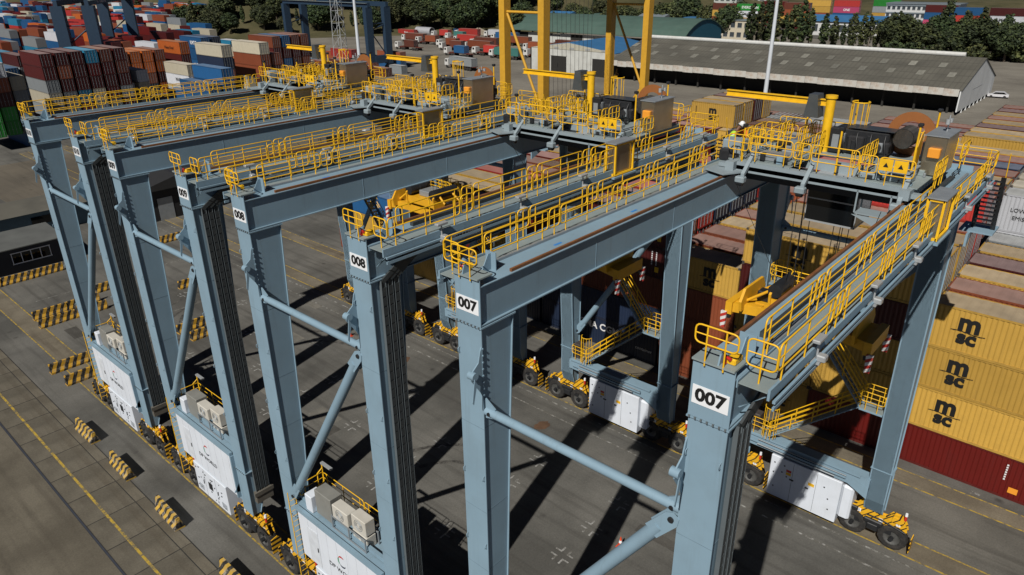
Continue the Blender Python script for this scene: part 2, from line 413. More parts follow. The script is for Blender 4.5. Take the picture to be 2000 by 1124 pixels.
# striped concrete barriers
BARM = stripes('barrier_stripes', (.52, .32, .04), (.02, .019, .018), 1.75, (0, 1, .7), .5, rough=.85, wear=.75, wcol=(.33, .30, .25))
BAR2 = stripes('barrier_stripes_fresh', (.56, .31, .02), (.014, .013, .012), 1.6, (0, 1, .55), .5, rough=.8, wear=.6, wcol=(.25, .22, .17))
prof = [(-.31, 0), (.31, 0), (.31, .16), (.15, .40), (.10, .86), (-.10, .86), (-.15, .40), (-.31, .16)]
def barrier_mesh(m):
    b = MB(); b.prism(prof, 1, -1.5, 1.5); b.box(-.05, .05, -1.53, -1.5, .2, .7)
    return b.mesh('concrete_barrier', m)
bme = {0: barrier_mesh(BARM), 1: barrier_mesh(BAR2)}
BL = [(-2.42, 45.5, 0, 0, 'scuffed chevron striped concrete barrier on the quay edge before the farthest crane'),
      (-2.42, 39.45, 0, 0, 'scuffed chevron striped concrete barrier on the quay edge, between the two farthest cranes'),
      (-2.42, 32.5, 0, 0, 'scuffed chevron striped concrete barrier on the quay edge before the third crane'),
      (-2.35, 24.6, 0, 0, 'chevron striped concrete barrier on the quay edge cut by the bottom picture border')]
for k, (x0, y, n) in enumerate([(1.4, 69.4, 2), (1.2, 67.0, 2), (7.9, 71.6, 1), (-1.1, 57.0, 1), (-.9, 54.0, 1), (9.2, 56.0, 1), (9.4, 53.7, 1), (-4.1, 81.3, 4), (18.6, 81.2, 1), (14.0, 65.8, 1)]):
    for i in range(n):
        ph = ['far row across the wheel runway', 'near row across the wheel runway', 'behind a leg of the farthest crane', 'lying across the lane just before the farthest crane', 'lying nearest the wheels of the farthest crane',
              'behind the third crane, farther one', 'behind the third crane, nearer one', 'in the long row before the dark shed', 'seen between the legs of the third crane', 'seen beside the diagonal of the third crane'][k]
        BL.append((x0 + 1.5 + 3.06 * i, y + random.uniform(-.06, .06), R(90) + random.uniform(-.02, .02), 1,
                   'black yellow striped barrier ' + ph + (', ' + ['first', 'second', 'third', 'fourth'][i] + ' from its left' if n > 1 else '')))
for x, y, r, k, lab in BL:
    tag(inst('concrete_barrier', bme[k], None, (x, y, .008), (0, 0, r)), lab, 'barrier', 'striped concrete barriers on the yard').rotation_euler.z += random.uniform(-.035, .035)
# ---------------------------------------------------------------- the gantry crane
W, S = 8.157, 23.98           # leg spacing along the runway, overall span
ZJ, ZT = 20.42, 21.75         # underside and top of the girders
GM = {}
def guard_mesh(L, ht=1.08, lo=.40):
    k = (round(L, 2), ht, lo)
    if k in GM: return GM[k]
    b = MB(); r = min(.13, L * .3); pts = []
    for cx, cz, a0 in ((L - r, ht - r, 0), (r, ht - r, 90), (r, lo + r, 180), (L - r, lo + r, 270)):
        for a in (0, 30, 60, 90): pts.append((cx + r * math.cos(R(a0 + a)), 0, cz + r * math.sin(R(a0 + a))))
    b.tube(pts, .025, 5, closed=True)
    b.tube([(0.02, 0, (ht + lo) / 2), (L - .02, 0, (ht + lo) / 2)], .018, 4)
    n = max(1, round((L - .5) / 1.45)); xs = [L / 2] if L < .8 else [min(.3, L * .3) + (L - 2 * min(.3, L * .3)) * i / n for i in range(n + 1)]
    for x in xs: b.tube([(x, 0.0, -.02), (x, 0, ht - .02)], .024, 5)
    GM[k] = b.mesh('guardrail', YEL)
    return GM[k]
def rail_run(parent, p0, p1, lens=(3.2, .58), ht=1.08, lo=.40, gap=.07, name='guardrail'):
    p0 = Vector(p0); p1 = Vector(p1); d = p1 - p0; T = d.length; a = math.atan2(d.y, d.x); d.normalize(); t = 0; i = 0
    while t < T - .3:
        L = lens[i % len(lens)]
        if t + L > T - .3: L = T - t
        inst(name, guard_mesh(L, ht, lo), parent, p0 + d * t, (0, 0, a)); t += L + gap; i += 1

def mx(x, far): return S - x if far else x
def leg(parent, y, far):
    sec = [(2.05, .5), (2.9, .78), (5.6, .82), (9.0, 1.05), (15.9, 1.30), (ZJ - .02, 1.50)]
    b = MB()
    for (z0, a), (z1, c) in zip(sec, sec[1:]):
        def q(z, xi, y0, x0=0.): return [(mx(x0, far), y - y0, z), (mx(xi, far), y - y0, z), (mx(xi, far), y + y0, z), (mx(x0, far), y + y0, z)]
        b.hexa(q(z0, a, .46, .03), q(z1, c, .46, .03))
        b.hexa(q(z0, .032, .525), q(z1, .032, .525))
        b.hexa([(mx(u, far), y + v, z0) for u, v in ((a - .03, -.525), (a, -.525), (a, .525), (a - .03, .525))],
               [(mx(u, far), y + v, z1) for u, v in ((c - .03, -.525), (c, -.525), (c, .525), (c - .03, .525))])
    # joint flanges
    for z in (ZJ - .09, 5.0): 
        xi = 1.56 if z > 10 else .86
        b.box(min(mx(-.05, far), mx(xi, far)), max(mx(-.05, far), mx(xi, far)), y - .57, y + .57, z, z + .05)
    o = b.build('leg', GREY, parent)
    lug = MB()
    for z in (8.5, 11.5, 14.5, 19.2):
        for s_ in (-1, 1):
            yy = y + .46 * s_; X = mx(-.09, far); X1 = mx(.0, far)
            lug.tube([(X1, yy, z), (X, yy, z + .02), (X, yy, z + .16), (X1, yy, z + .2)], .014, 5)
    lug.build('lifting_lug', GREY, o)
    sm = MB()
    for z in (7.3, 10.4, 13.1, 16.6):
        xi = .82 + (z - 5.6) * .046
        for s_ in (-1, 1): sm.box(min(mx(.05, far), mx(xi - .05, far)), max(mx(.05, far), mx(xi - .05, far)), y + s_ * .462 - .004, y + s_ * .462 + .004, z, z + .02)
        sm.box(mx(.0, far) - .004, mx(.0, far) + .004, y - .52, y + .52, z, z + .018)
    tag(sm.build('weld_seam', mat('weld_seam_paint', (.16, .235, .29), .5), o), kind='stuff')
    bo = MB()
    for i in range(7):
        for z in (ZJ - .04, 5.05):
            bo.box(mx(-.07, far) - .02, mx(-.07, far) + .02, y - .48 + .16 * i - .022, y - .48 + .16 * i + .022, z - .03, z + .03)
    tag(bo.build('flange_bolt', mat('bolt_steel', (.12, .14, .15), .5), o), kind='stuff')
    return o
def girder(parent, y, inner, num):
    # inner: +1 when the inner side is towards +Y (girder B), -1 for girder A
    b = MB()
    b.box(.03, S - .03, y - .45, y + .45, ZJ + .03, ZT - .03)
    b.box(-.02, S + .02, y - .54, y + .54, ZJ - .01, ZJ + .03)
    b.box(-.02, S + .02, y - .54, y + .54, ZT - .03, ZT)
    b.box(-.03, .0, y - .54, y + .54, ZJ - .03, 22.0)
    b.box(S, S + .03, y - .54, y + .54, ZJ - .03, 22.0)
    for x in (6.1, 11.6, 17.8): b.box(x, x + .025, y - .46, y + .46, ZJ + .02, ZT - .02)
    # end gusset
    for x in (1.25,):
        b.prism([(x - .45, ZT), (x + .0, ZT), (x + .0, ZT + .55), (x - .12, ZT + .55)], 1, y - inner * .2 - .015, y - inner * .2 + .015)
        b.box(x, x + .03, y - inner * .2 - .22, y - inner * .2 + .22, ZT, ZT + .6)
    g = b.build('girder', GREY, parent)
    MB().box(1.5, S - 1.2, y + inner * .42 - .045, y + inner * .42 + .045, ZT + .0, ZT + .10).build('trolley_rail', RAILM, g)
    e = MB(); e.box(-.12, .55, y - .54, y + .54, 21.98, 22.03); e.build('end_platform', DECK, g)
    # jacking clamp on the end platform
    c = MB(); c.prism([(-.1, 22.03), (.25, 22.03), (.25, 22.18), (.1, 22.3), (-.02, 22.3)], 1, y - inner * .12 - .02, y - inner * .12 + .02)
    c.build('padeye', GREY, g)
    k = MB(); k.bbox(.1, .5, y - inner * .32 - .12, y - inner * .32 + .12, 22.03, 22.2, .03); k.build('control_box', YEL, g)
    k = MB(); k.tube([(.05, y - inner * .2, 22.05), (.12, y - inner * .2, 22.22), (.05, y - inner * .34, 22.2)], .05, 6); k.build('emergency_pull', RED, g)
    p = MB(); p.box(-.045, -.03, y - .475, y + .475, 20.78, 21.29); pl = p.build('number_plate', PLATE, g)
    text(num, .47, INK, (-.052, y, 21.035), '-x', pl, 'number_lettering', bold=.018, sx_=1.12)
    # handling marks
    k = MB()
    for x in (4.2, 9.0): k.box(x, x + .4, y + inner * .02 - .05, y + inner * .02 + .05, ZT + .002, ZT + .006)
    k.build('blue_tape', BLUEP, g)
    return g
def tread_plate(parent, x0, x1, y0, y1, z, name='deck_panel', n=None):
    n = n or max(1, round((x1 - x0) / 1.5)); w = (x1 - x0) / n
    me = MB().box(.008, w - .008, 0, y1 - y0, -.035, 0).mesh(name, DECK)
    for i in range(n): inst(name, me, parent, (x0 + i * w, y0, z + .002 * (i % 2)))
def walkway(parent, y, out):
    # out: -1 for girder B (walkway on -Y), +1 for girder A
    ya, yb = (y + out * .56, y + out * 1.30); y0, y1 = min(ya, yb), max(ya, yb); yo = y + out * 1.32
    b = MB(); zt = 21.70
    for x in [.3 + 1.95 * i for i in range(13)]:
        b.box(x, x + .06, y0 - .0, y1, zt - .17, zt - .04)
        b.hexa([(x, y0, zt - .8), (x + .06, y0, zt - .8), (x + .06, y0 + out * .04, zt - .8), (x, y0 + out * .04, zt - .8)] if out > 0 else [(x, y1, zt - .8), (x + .06, y1, zt - .8), (x + .06, y1 - .04, zt - .8), (x, y1 - .04, zt - .8)],
               [(x, yo, zt - .17), (x + .06, yo, zt - .17), (x + .06, yo - out * .06, zt - .17), (x, yo - out * .06, zt - .17)])
    b.box(.05, S + .3, yo - .03, yo + .03, zt - .2, zt + .08)
    b.box(.05, S + .3, y + out * .56 - .015, y + out * .56 + .015, zt - .15, zt + .05)
    b.bar((.1, yo + out * .12, zt - .22), (S, yo + out * .12, zt - .22), .07, .07)
    b.bar((.1, yo + out * .12, zt - .40), (S, yo + out * .12, zt - .40), .05, .1)
    wk = b.build('walkway_frame', GREY, parent)
    tread_plate(wk, .05, S + .25, y0 + .02, y1 - .03, zt)
    # cable duct on the girder side
    MB().box(1.6, S - .8, y + out * .49 - .05, y + out * .49 + .05, ZT, ZT + .09).build('cable_duct', STEEL, parent)
    if out < 0: MB().box(2.4, 22.0, y + out * .12 - .09, y + out * .12 + .09, ZT + .002, ZT + .15).build('energy_chain', CHAIN, parent)
    rail_run(parent, (1.35, y + out * .55, zt + .03), (16.1, y + out * .55, zt + .03))
    rail_run(parent, (.35, yo, zt + .02), (S + .2, yo, zt + .02), lens=(3.4, .6))
    rail_run(parent, (-.1, min(y, y + out * .55) - (.0 if out < 0 else .52), 21.92), (-.1, max(y, y + out * .55) + (.52 if out < 0 else 0), 21.92), lens=(1.1,), ht=1.02, lo=.55, name='end_guardrail')
    rail_run(parent, (.3, min(y + out * .6, yo), zt), (.3, max(y + out * .6, yo), zt), lens=(.8,), name='end_guardrail')
    rail_run(parent, (S + .25, min(y - out * .4, yo), zt), (S + .25, max(y - out * .4, yo), zt), lens=(1.8,), name='end_guardrail')
    for x in (2.7, 7.1, 11.3, 18.5, 22.4):
        f = MB(); f.box(x - .15, x + .2, yo + out * .05 - .18, yo + out * .05 + .18, zt - .30, zt - .24); f.tube([(x, yo + out * .1, zt - .24), (x, yo + out * .1, zt + .3)], .03, 6)
        f.bbox(x - .26, x + .26, yo + out * .1 - .1, yo + out * .1 + .1, zt + .3, zt + .4, .02)
        f.bbox(x - .1, x + .14, yo + out * .22 - .12, yo + out * .22 + .12, zt - .24, zt - .06, .03)
        f.build('floodlight', LAMP, parent)
    return wk
def wheel_mesh():
    b = MB(); r, w, n = .80, .25, 30
    prof2 = [(-w, .46), (-w * 1.02, .66), (-w * .88, .765), (-w * .5, .80), (0, .805), (w * .5, .80), (w * .88, .765), (w * 1.02, .66), (w, .46)]
    vs = []
    for i in range(n):
        a = 2 * math.pi * i / n
        for (x, rr) in prof2:
            k = rr if rr < .7 else rr - (.03 if i % 2 else 0)
            vs.append((x, k * math.cos(a), k * math.sin(a)))
    m_ = len(prof2)
    b.m(0).add(vs, [(i * m_ + j, ((i + 1) % n) * m_ + j, ((i + 1) % n) * m_ + j + 1, i * m_ + j + 1) for i in range(n) for j in range(m_ - 1)])
    b.m(1); 
    for s_ in (-1, 1):
        pr = [(w * .98, .46), (w * .75, .44), (w * .45, .30), (w * .45, .16), (w * .8, .15), (w * .8, 0)]
        k = 18; vs = [(s_ * x, rr * math.cos(2 * math.pi * i / k), rr * math.sin(2 * math.pi * i / k)) for i in range(k) for x, rr in pr]
        q = len(pr); b.add(vs, [(i * q + j, ((i + 1) % k) * q + j, ((i + 1) % k) * q + j + 1, i * q + j + 1) for i in range(k) for j in range(q - 1)])
        for i in range(8):
            a = i * math.pi / 4; b.box(s_ * w * .5 - .02, s_ * w * .5 + .04 * s_ + .02, .23 * math.cos(a) - .02, .23 * math.cos(a) + .02, .23 * math.sin(a) - .02, .23 * math.sin(a) + .02)
    return b.mesh('wheel', [RUB, mat('wheel_rim_steel', (.10, .10, .095), .5, metal=.3, var=.2)])
WHEEL = wheel_mesh()
def bogie_meshes():
    b = MB()
    poly = [(-1.78, 1.42), (-1.3, 1.62), (-.75, 1.5), (-.2, 1.12), (.2, 1.12), (.75, 1.5), (1.3, 1.62), (1.78, 1.5), (1.62, 1.9), (1.05, 2.0), (.75, 2.42), (.4, 2.42), (-.05, 1.9), (-.6, 1.95), (-.8, 2.28), (-1.45, 2.2), (-1.65, 1.85)]
    b.prism(poly, 0, -.17, -.14); b.prism(poly, 0, .14, .17); b.box(-.14, .14, .42, .73, 1.6, 2.38); b.box(-.14, .14, -1.3, 1.3, 1.66, 1.86)
    b.box(-.28, .28, -1.5, -.9, 1.9, 2.2)
    body = b.mesh('bogie', BOGIE)
    d = MB(); d.tube([(-.42, -1.08, .8), (.42, -1.08, .8)], .12, 10); d.tube([(-.42, 1.08, .8), (.42, 1.08, .8)], .12, 10)
    d.box(-.2, .2, -1.0, 1.0, .9, 1.2); d.bbox(-.3, .3, -.3, .3, .75, 1.2, .05); d.bbox(.25, .6, .25, .8, 1.0, 1.6, .05); d.bbox(-.25, .25, 1.55, 1.95, .9, 1.5, .05)
    d.bbox(-.34, -.12, -.5, .5, 1.2, 1.5, .05); d.bbox(.1, .42, -1.5, -.6, 1.55, 1.95, .05); d.bbox(-.3, .3, .9, 1.45, 1.62, 1.9, .05); d.tube([(-.3, -1.7, 1.5), (-.3, -.4, 1.75), (-.25, .4, 1.7)], .04, 5)
    under = d.mesh('axle_frame', BLK)
    g = MB(); g.prism([(-.3, .3), (.3, .3), (.3, 1.2), (.1, 1.4), (-.3, 1.3)], 1, -2.06, -2.02)
    guard = g.mesh('wheel_guard', HAZ)
    bc = MB(); bc.m(0).tube([(0, 0, 0), (0, 0, .32)], .07, 8).m(1).tube([(0, 0, .32), (0, 0, .5)], [.085, .07], 8)
    beacon = bc.mesh('beacon', [RED, PLATE])
    pl = MB().box(-.19, -.172, -.11, .11, -.11, .11).mesh('letter_plate', PLATE)
    pb = MB().box(-.189, -.172, -.2, .2, -.07, .07).mesh('sticker', BLUEP)
    return body, under, guard, beacon, pl, pb
BOG = bogie_meshes()
def bogie(parent, x, y, lt):
    o = inst('bogie', BOG[0], parent, (x, y, 0))
    inst('axle_frame', BOG[1], o)
    for s_ in (-1, 1): inst('wheel', WHEEL, o, (0, 1.08 * s_, .80), (random.uniform(0, 6), 0, 0))
    inst('wheel_guard', BOG[2], o); inst('wheel_guard', BOG[2], o, (0, 4.08, 0))
    inst('beacon', BOG[3], o, (-.1, -1.5, 2.2))
    p = inst('letter_plate', BOG[4], o, (0, -.35, 1.62)); inst('letter_plate', BOG[4], o, (0, -1.25, 1.78)); inst('letter_plate', BOG[4], o, (0, .85, 1.72))
    inst('sticker', BOG[5], o, (0, -1.1, 2.0)); inst('sticker', BOG[5], o, (0, .3, 1.35))
    text(lt, .2, INK, (-.195, -.35, 1.62), '-x', o, 'letter'); text('1', .18, INK, (-.195, -1.25, 1.78), '-x', o, 'letter'); text('2', .18, INK, (-.195, .85, 1.72), '-x', o, 'letter')
    return o
def stair(parent, p0, p1, x0, x1, n):
    # flight between two landings in the plane of the far legs
    b = MB()
    for x in (x0, x1): b.bar((x, p0[0], p0[1]), (x, p1[0], p1[1]), .05, .24, up=(1, 0, 0))
    f = b.build('stair_flight', GREY, parent)
    tm = MB().box(x0 + .03, x1 - .03, -.13, .13, -.02, .02).mesh('tread', DECK)
    for i in range(1, n):
        t = i / n; inst('tread', tm, f, (0, p0[0] + (p1[0] - p0[0]) * t, p0[1] + (p1[1] - p0[1]) * t))
    for x in (x0 - .03, x1 + .03):
        h = MB()
        for dz in (1.05, .7, .36): h.tube([(x, p0[0], p0[1] + dz), (x, p1[0], p1[1] + dz)], .034, 5)
        for i in range(5):
            t = i / 4; yy = p0[0] + (p1[0] - p0[0]) * t; zz = p0[1] + (p1[1] - p0[1]) * t
            h.tube([(x, yy, zz), (x, yy, zz + 1.05)], .034, 5)
        h.build('handrail', YEL, f)
def platform(parent, x0, x1, y0, y1, z, sides='xXyY'):
    b = MB(); b.box(x0, x1, y0, y1, z - .12, z - .03); o = b.build('landing', GREY, parent)
    MB().box(x0 + .02, x1 - .02, y0 + .02, y1 - .02, z - .03, z).build('landing_deck', DECK, o)
    for s_ in sides:
        a, c = {'x': ((x0, y0), (x0, y1)), 'X': ((x1, y0), (x1, y1)), 'y': ((x0, y0), (x1, y0)), 'Y': ((x0, y1), (x1, y1))}[s_]
        rail_run(o, (*a, z), (*c, z), lens=(3.,), lo=.5)
    return o

def make_crane(num):
    C = empty('gantry_crane')
    girder(C, 0, 1, num); girder(C, W, -1, num)
    walkway(C, 0, -1); walkway(C, W, 1)
    for far in (0, 1):
        for y in (0, W):
            L = leg(C, y, far)
            inn = 1 if y == 0 else -1
            # bolted bracket near the top, at the inner edge of the outer face
            k = MB(); yy = y + inn * .50
            k.prism([(mx(.02, far), 19.75), (mx(-.06, far), 19.6), (mx(-.16, far), 19.2), (mx(-.48, far), 18.95), (mx(-.5, far), 18.7), (mx(-.1, far), 18.1), (mx(.02, far), 17.85)], 1, yy - .02, yy + .02)
            k.tube([(mx(-.42, far), yy - .13, 18.85), (mx(-.42, far), yy + .13, 18.85)], .14, 10)
            k.prism([(mx(-.48, far), 18.8), (mx(-.60, far), 18.0), (mx(-.55, far), 17.9), (mx(-.38, far), 18.6)], 1, yy - .15, yy - .12)
            for i in range(8): k.tube([(mx(.03, far), yy - .05, 17.95 + i * .24), (mx(.03, far), yy + .05, 17.95 + i * .24)], .035, 6)
            k.build('bolted_bracket', GREY, L)
        x = mx(.14, far)
        t = MB().tube([(x, .53, 17.32), (x, W - .53, 17.3)], .15, 14).build('horizontal_brace', GREY, C)
        for yy, s_ in ((.62, 1), (W - .62, -1)):
            k = MB(); k.prism([(yy - .24 * s_, 17.0), (yy + .3 * s_, 17.14), (yy + .3 * s_, 17.5), (yy - .24 * s_, 17.85)], 0, x - .03, x + .03); k.build('gusset', GREY, t)
            MB().tube([(x - .17, yy + .12 * s_, 17.31), (x + .17, yy + .12 * s_, 17.31)], .07, 8).build('pin', BLK, t)
        d = MB().tube([(x, 1.05, 16.5), (x, W - .80, 6.85)], .215, 16).build('diagonal_brace', GREY, C)
        for a, c, g in (((1.05, 16.5), (.62, 17.05), .24), ((W - .80, 6.85), (W - .42, 6.25), .24)):
            u = Vector((c[0] - a[0], c[1] - a[1])).normalized(); nn = Vector((-u.y, u.x)); A = Vector(a) - u * .35; B_ = Vector(c)
            pts = [A + nn * g, B_ - u * .12 + nn * g, B_ + u * .1 + nn * g * .5, B_ + u * .1 - nn * g * .5, B_ - u * .12 - nn * g, A - nn * g]
            for dx in (-.15, .15):
                MB().prism([(q.x, q.y) for q in pts], 0, x + dx - .02, x + dx + .02).build('clevis_plate', GREY, d)
            MB().tube([(x - .22, B_.x - u.x * .12, B_.y - u.y * .12), (x + .22, B_.x - u.x * .12, B_.y - u.y * .12)], .09, 10).build('pin', BLK, d)
        for y, lt in ((0, 'A' if far else 'D'), (W, 'B' if far else 'C')):
            bogie(C, mx(.27, far), y + (.13 if y else -.13), lt)
    # ---- near side: sill, electrical house and lower cabinet
    b = MB(); b.box(.08, .75, .46, W - .46, 2.55, 2.93); b.box(.05, 1.5, .5, W - .5, 5.86, 5.98)
    b.bar((.4, .5, 6.15), (.4, W - .5, 6.15), .16, .22)
    sill = b.build('sill_beam', GREY, C)
    h = MB(); h.bbox(-.16, 1.65, .62, 7.25, 2.95, 5.86, .05); house = h.build('electrical_house', WHT, C)
    MB().box(-.1, 1.66, .6, 7.3, 5.862, 5.9).build('house_roof', DECK, house); MB().box(-.2, -.02, .55, 7.35, 5.8, 6.02).build('roof_edge_beam', GREY, house)
    k = MB()
    for y in [.9 + i * .78 for i in range(8)]: k.box(-.168, -.158, y, y + .012, 3.0, 5.8)
    k.build('panel_seam', mat('seam_grey', (.55, .58, .62), .5), house)
    k = MB(); k.box(-.2, .1, .5, .62, 2.95, 5.8); k.prism([(.0, 3.3), (.0, 3.9), (-.35, 3.4)], 1, .5, .54); k.build('corner_bracket', GREY, house)
    k = MB(); k.bbox(-.05, 1.1, 2.5, 6.5, .38, 2.5, .03); lowc = k.build('power_cabinet', WHT, C)
    random.seed(3); k = MB()
    for i in range(26):
        y, z = random.uniform(2.7, 6.3), random.uniform(.6, 2.3); w_ = random.choice((.05, .06, .12)); k.box(-.075, -.051, y, y + w_, z, z + .06)
    k.box(-.08, -.051, 4.3, 4.75, 1.25, 1.75); tag(k.build('cabinet_fitting', BLK, lowc), kind='stuff')
    SEAM = mat('door_seam_grey', (.22, .24, .26), .6)
    for y in (3.8, 5.2): MB().box(-.058, -.049, y, y + .02, .45, 2.45).build('door_seam', SEAM, lowc)
    for y in (2.75, 5.6):
        lv = MB()
        for j in range(6): lv.box(-.062, -.049, y, y + .6, .6 + .07 * j, .63 + .07 * j)
        tag(lv.build('vent_louvre', SEAM, lowc), kind='stuff')
    for y in (3.6, 5.35): MB().box(-.09, -.05, y, y + .05, 1.3, 1.55).build('door_handle', BLK, lowc)
    MB().box(-.17, -.158, 5.6, 6.5, 3.05, 5.2).build('house_door', mat('white_door', (.62, .66, .71), .5), house); MB().box(-.2, -.17, 5.68, 5.74, 4.0, 4.25).build('door_handle', BLK, house)
    text('DP WORLD', .36, INK, (-.17, 3.75, 3.95), '-x', house, 'company_lettering', sx_=1.15)
    lg = MB()
    for i, (c0, c1, rr, mi) in enumerate(((60, 150, .30, 0), (150, 235, .30, 1), (235, 330, .30, 2))):
        lg.m(mi); n = 6; P = []
        for j in range(n + 1):
            a = R(c0 + (c1 - c0) * j / n); th = .05 * math.sin(math.pi * (j / n * .8 + .15))
            P.append((a, rr - th, rr + th))
        for (a, r0, r1), (a2, r2, r3) in zip(P, P[1:]):
            q = [(-.168, 3.7 - r_ * math.cos(t_), 4.65 + r_ * math.sin(t_)) for t_, r_ in ((a, r0), (a, r1), (a2, r3), (a2, r2))]
            lg.add(q, [(0, 1, 2, 3)])
    lg.build('company_emblem', [RED, mat('emblem_green', (.10, .35, .20), .5), mat('emblem_navy', (.03, .04, .07), .5)], house, fix=False)
    # machinery on the roof of the house
    for i, (y0, y1, z1, x0, x1, m_, nm) in enumerate(((6.2, 6.75, 6.95, .1, .8, WHT, 'white_cabinet'), (4.75, 6.05, 7.5, .25, .95, mat('grey_cabinet', (.22, .22, .20), .5), 'grey_cabinet'),
                                                (3.35, 4.55, 7.45, .2, .75, ACW, 'air_conditioner'), (2.2, 3.25, 7.55, .35, .9, ACW, 'air_conditioner'), (2.2, 3.25, 6.65, .35, .9, ACW, 'air_conditioner'))):
        z0 = 5.98 if z1 < 7 else (6.05 if i in (1,) else 6.72)
        u = MB().bbox(x0, x1, y0, y1, z0, z1, .03).build(nm, m_, house)
        if 'air' in nm:
            f = MB(); yc = (y0 + y1) / 2; zc = (z0 + z1) / 2
            for r_ in (.30, .22, .14): f.tube([(x0 - .012, yc + r_ * math.cos(a * .524), zc + r_ * math.sin(a * .524)) for a in range(12)], .012, 4, closed=True)
            f.build('fan_grille', STEEL, u)
    k = MB()
    for y in (2.1, 3.35, 4.65):
        for x in (.2, .95): k.bar((x, y, 5.98), (x, y, 6.75), .06)
    for z in (6.0, 6.7): k.bar((.2, 2.1, z), (.2, 4.65, z), .05); k.bar((.95, 2.1, z), (.95, 4.65, z), .05)
    k.build('unit_frame', STEEL, house)
    rail_run(house, (1.6, .7, 5.98), (1.6, 7.3, 5.98), lens=(3.2,))
    rail_run(house, (.2, 7.35, 5.98), (1.6, 7.35, 5.98), lens=(3.2,))
    k = MB()
    for x in (.05, .45): k.tube([(x - .45, 7.45, 1.2), (x - .45, 7.45, 6.9)], .025, 5)
    for i in range(16): k.tube([(-.4, 7.45, 1.4 + .33 * i), (0., 7.45, 1.4 + .33 * i)], .016, 4)
    k.build('access_ladder', YEL, C)
    k = MB(); k.m(0).bar((1.62, 7.36, 7.62), (1.62, 6.5, 7.62), .16, .1).m(1).tube([(1.62, 7.36, 5.9), (1.62, 7.36, 7.6)], .035, 6).tube([(1.3, 7.36, 5.9), (1.3, 7.36, 7.1), (1.62, 7.36, 7.3)], .03, 6); k.build('house_floodlight', [LAMP, YEL], C)
    # ---- energy chains down the B leg
    L0 = [o for o in C.children if o.name.startswith('leg')][0]
    for i, x in enumerate((.50, .80, 1.10)):
        k = MB(); zt = ZJ - .12; xl = lambda z: min(x, .34 + (z - 3) * (x - .34) / 9) if 0 else x
        k.m(0).box(x - .1, x + .1, -.60, -.50, 3.6, zt)
        for s_ in (-1, 1): k.m(1).box(x + s_ * .1 - .008, x + s_ * .1 + .008, -.63, -.50, 3.6, zt)
        k.m(0)
        for j in range(42): k.box(x - .085, x + .085, -.625, -.60, 3.7 + j * .39, 4.03 + j * .39)
        k.build('cable_ladder', [CHAIN, mat('dark_tray_steel', (.11, .13, .14), .5)], C)
        k = MB(); k.m(0); k.bar((x, -.62, zt), (x + 1.5, -.75, 21.35), .18, .07, up=(0, 1, 0)); k.build('cable_tray', [CHAIN], C)
    MB().box(.42, 1.19, -.52, -.49, 3.6, ZJ - .12).build('cable_backing', mat('tray_backing_grey', (.035, .042, .046), .6), C)  # very dark grey panel filling the gaps between the cable ladders
    k = MB(); k.box(.3, 1.3, -.75, -.46, 2.9, 3.6); k.box(.2, 1.35, -.8, -.75, 3.4, 3.65); k.build('cable_junction_box', mat('brown_grey_box', (.13, .12, .10), .5), C)
    # writing on the outer face of girder B
    k = MB().box(4.1, 6.0, -.478, -.462, 20.72, 21.2).build('load_plate', PLATE, C); text('SWL     U', .36, INK, (5.05, -.482, 20.96), '-y', k, bold=.012)
    k = MB().box(11.7, 13.35, -.478, -.462, 20.5, 21.5).build('company_plate', mat('grey_plate', (.35, .37, .38), .5), C); text('DP WORLD', .22, INK, (12.5, -.482, 20.72), '-y', k)
    text('KONECRANES', .72, WINK, (16.8, -.47, 21.05), '-y', C, 'maker_lettering', bold=.01, sx_=1.25)
    k = MB().box(20.6, 22.0, -.478, -.462, 20.75, 21.25).build('girder_number_plate', PLATE, C); text(num, .42, INK, (21.3, -.482, 21.0), '-y', k, bold=.015)
    # yellow service cabinet on the walkway
    k = MB()
    for x in (13.7, 15.2):
        for y in (-1.0, -1.5): k.bar((x, y, 21.5), (x, y, 23.0), .08)
    for z in (21.55, 22.95):
        for y in (-1.0, -1.5): k.bar((13.7, y, z), (15.2, y, z), .08, .1)
        for x in (13.7, 15.2): k.bar((x, -1.0, z), (x, -1.5, z), .08, .1)
    sc = k.build('service_cabinet_frame', YEL, C)
    MB().box(13.76, 15.14, -1.44, -1.06, 21.6, 22.95).build('cabinet_body', STAIN, sc)
    MB().box(13.6, 15.3, -1.58, -.94, 23.0, 23.05).build('cabinet_roof', STEEL, sc)
    MB().box(13.5, 15.4, -1.62, -1.3, 21.40, 21.48).build('cabinet_floor', GREY, sc)
    # ---- far side: sill, power box, stairs
    b = MB(); b.box(22.95, 23.75, .4, W - .4, 3.55, 4.25); b.bar((22.9, .9, 4.32), (22.9, W - .6, 4.32), .12, .1); b.bar((22.82, 1.6, 3.95), (22.82, W - .8, 3.95), .1, .1)
    b.prism([(.4, 3.0), (1.5, 3.55), (1.5, 4.25), (.4, 3.7)], 0, 22.94, 23.76)
    b.build('sill_beam', GREY, C)
    k = MB(); k.tube([(22.75, 2.2, 3.8), (22.75, 6.8, 3.85)], .05, 6); k.tube([(22.78, 1.6, 4.1), (22.78, 6.8, 4.15)], .035, 6); k.build('conduit', STEEL, C)
    k = MB(); k.bbox(22.95, 24.4, 1.75, 5.9, .5, 3.4, .03); pb = k.build('power_cabinet', WHT, C)
    k = MB(); k.bbox(23.1, 24.3, 1.1, 1.75, .9, 3.2, .12); k.build('intake_hood', WHT, pb)
    k = MB()
    for y, z in ((5.6, 2.9), (5.6, 2.2), (5.5, 1.2), (5.0, 2.9), (2.6, 2.6), (2.3, 1.9), (2.2, 1.2), (5.1, 2.4), (4.8, 2.2)): k.box(22.925, 22.951, y, y + .08, z, z + .07)
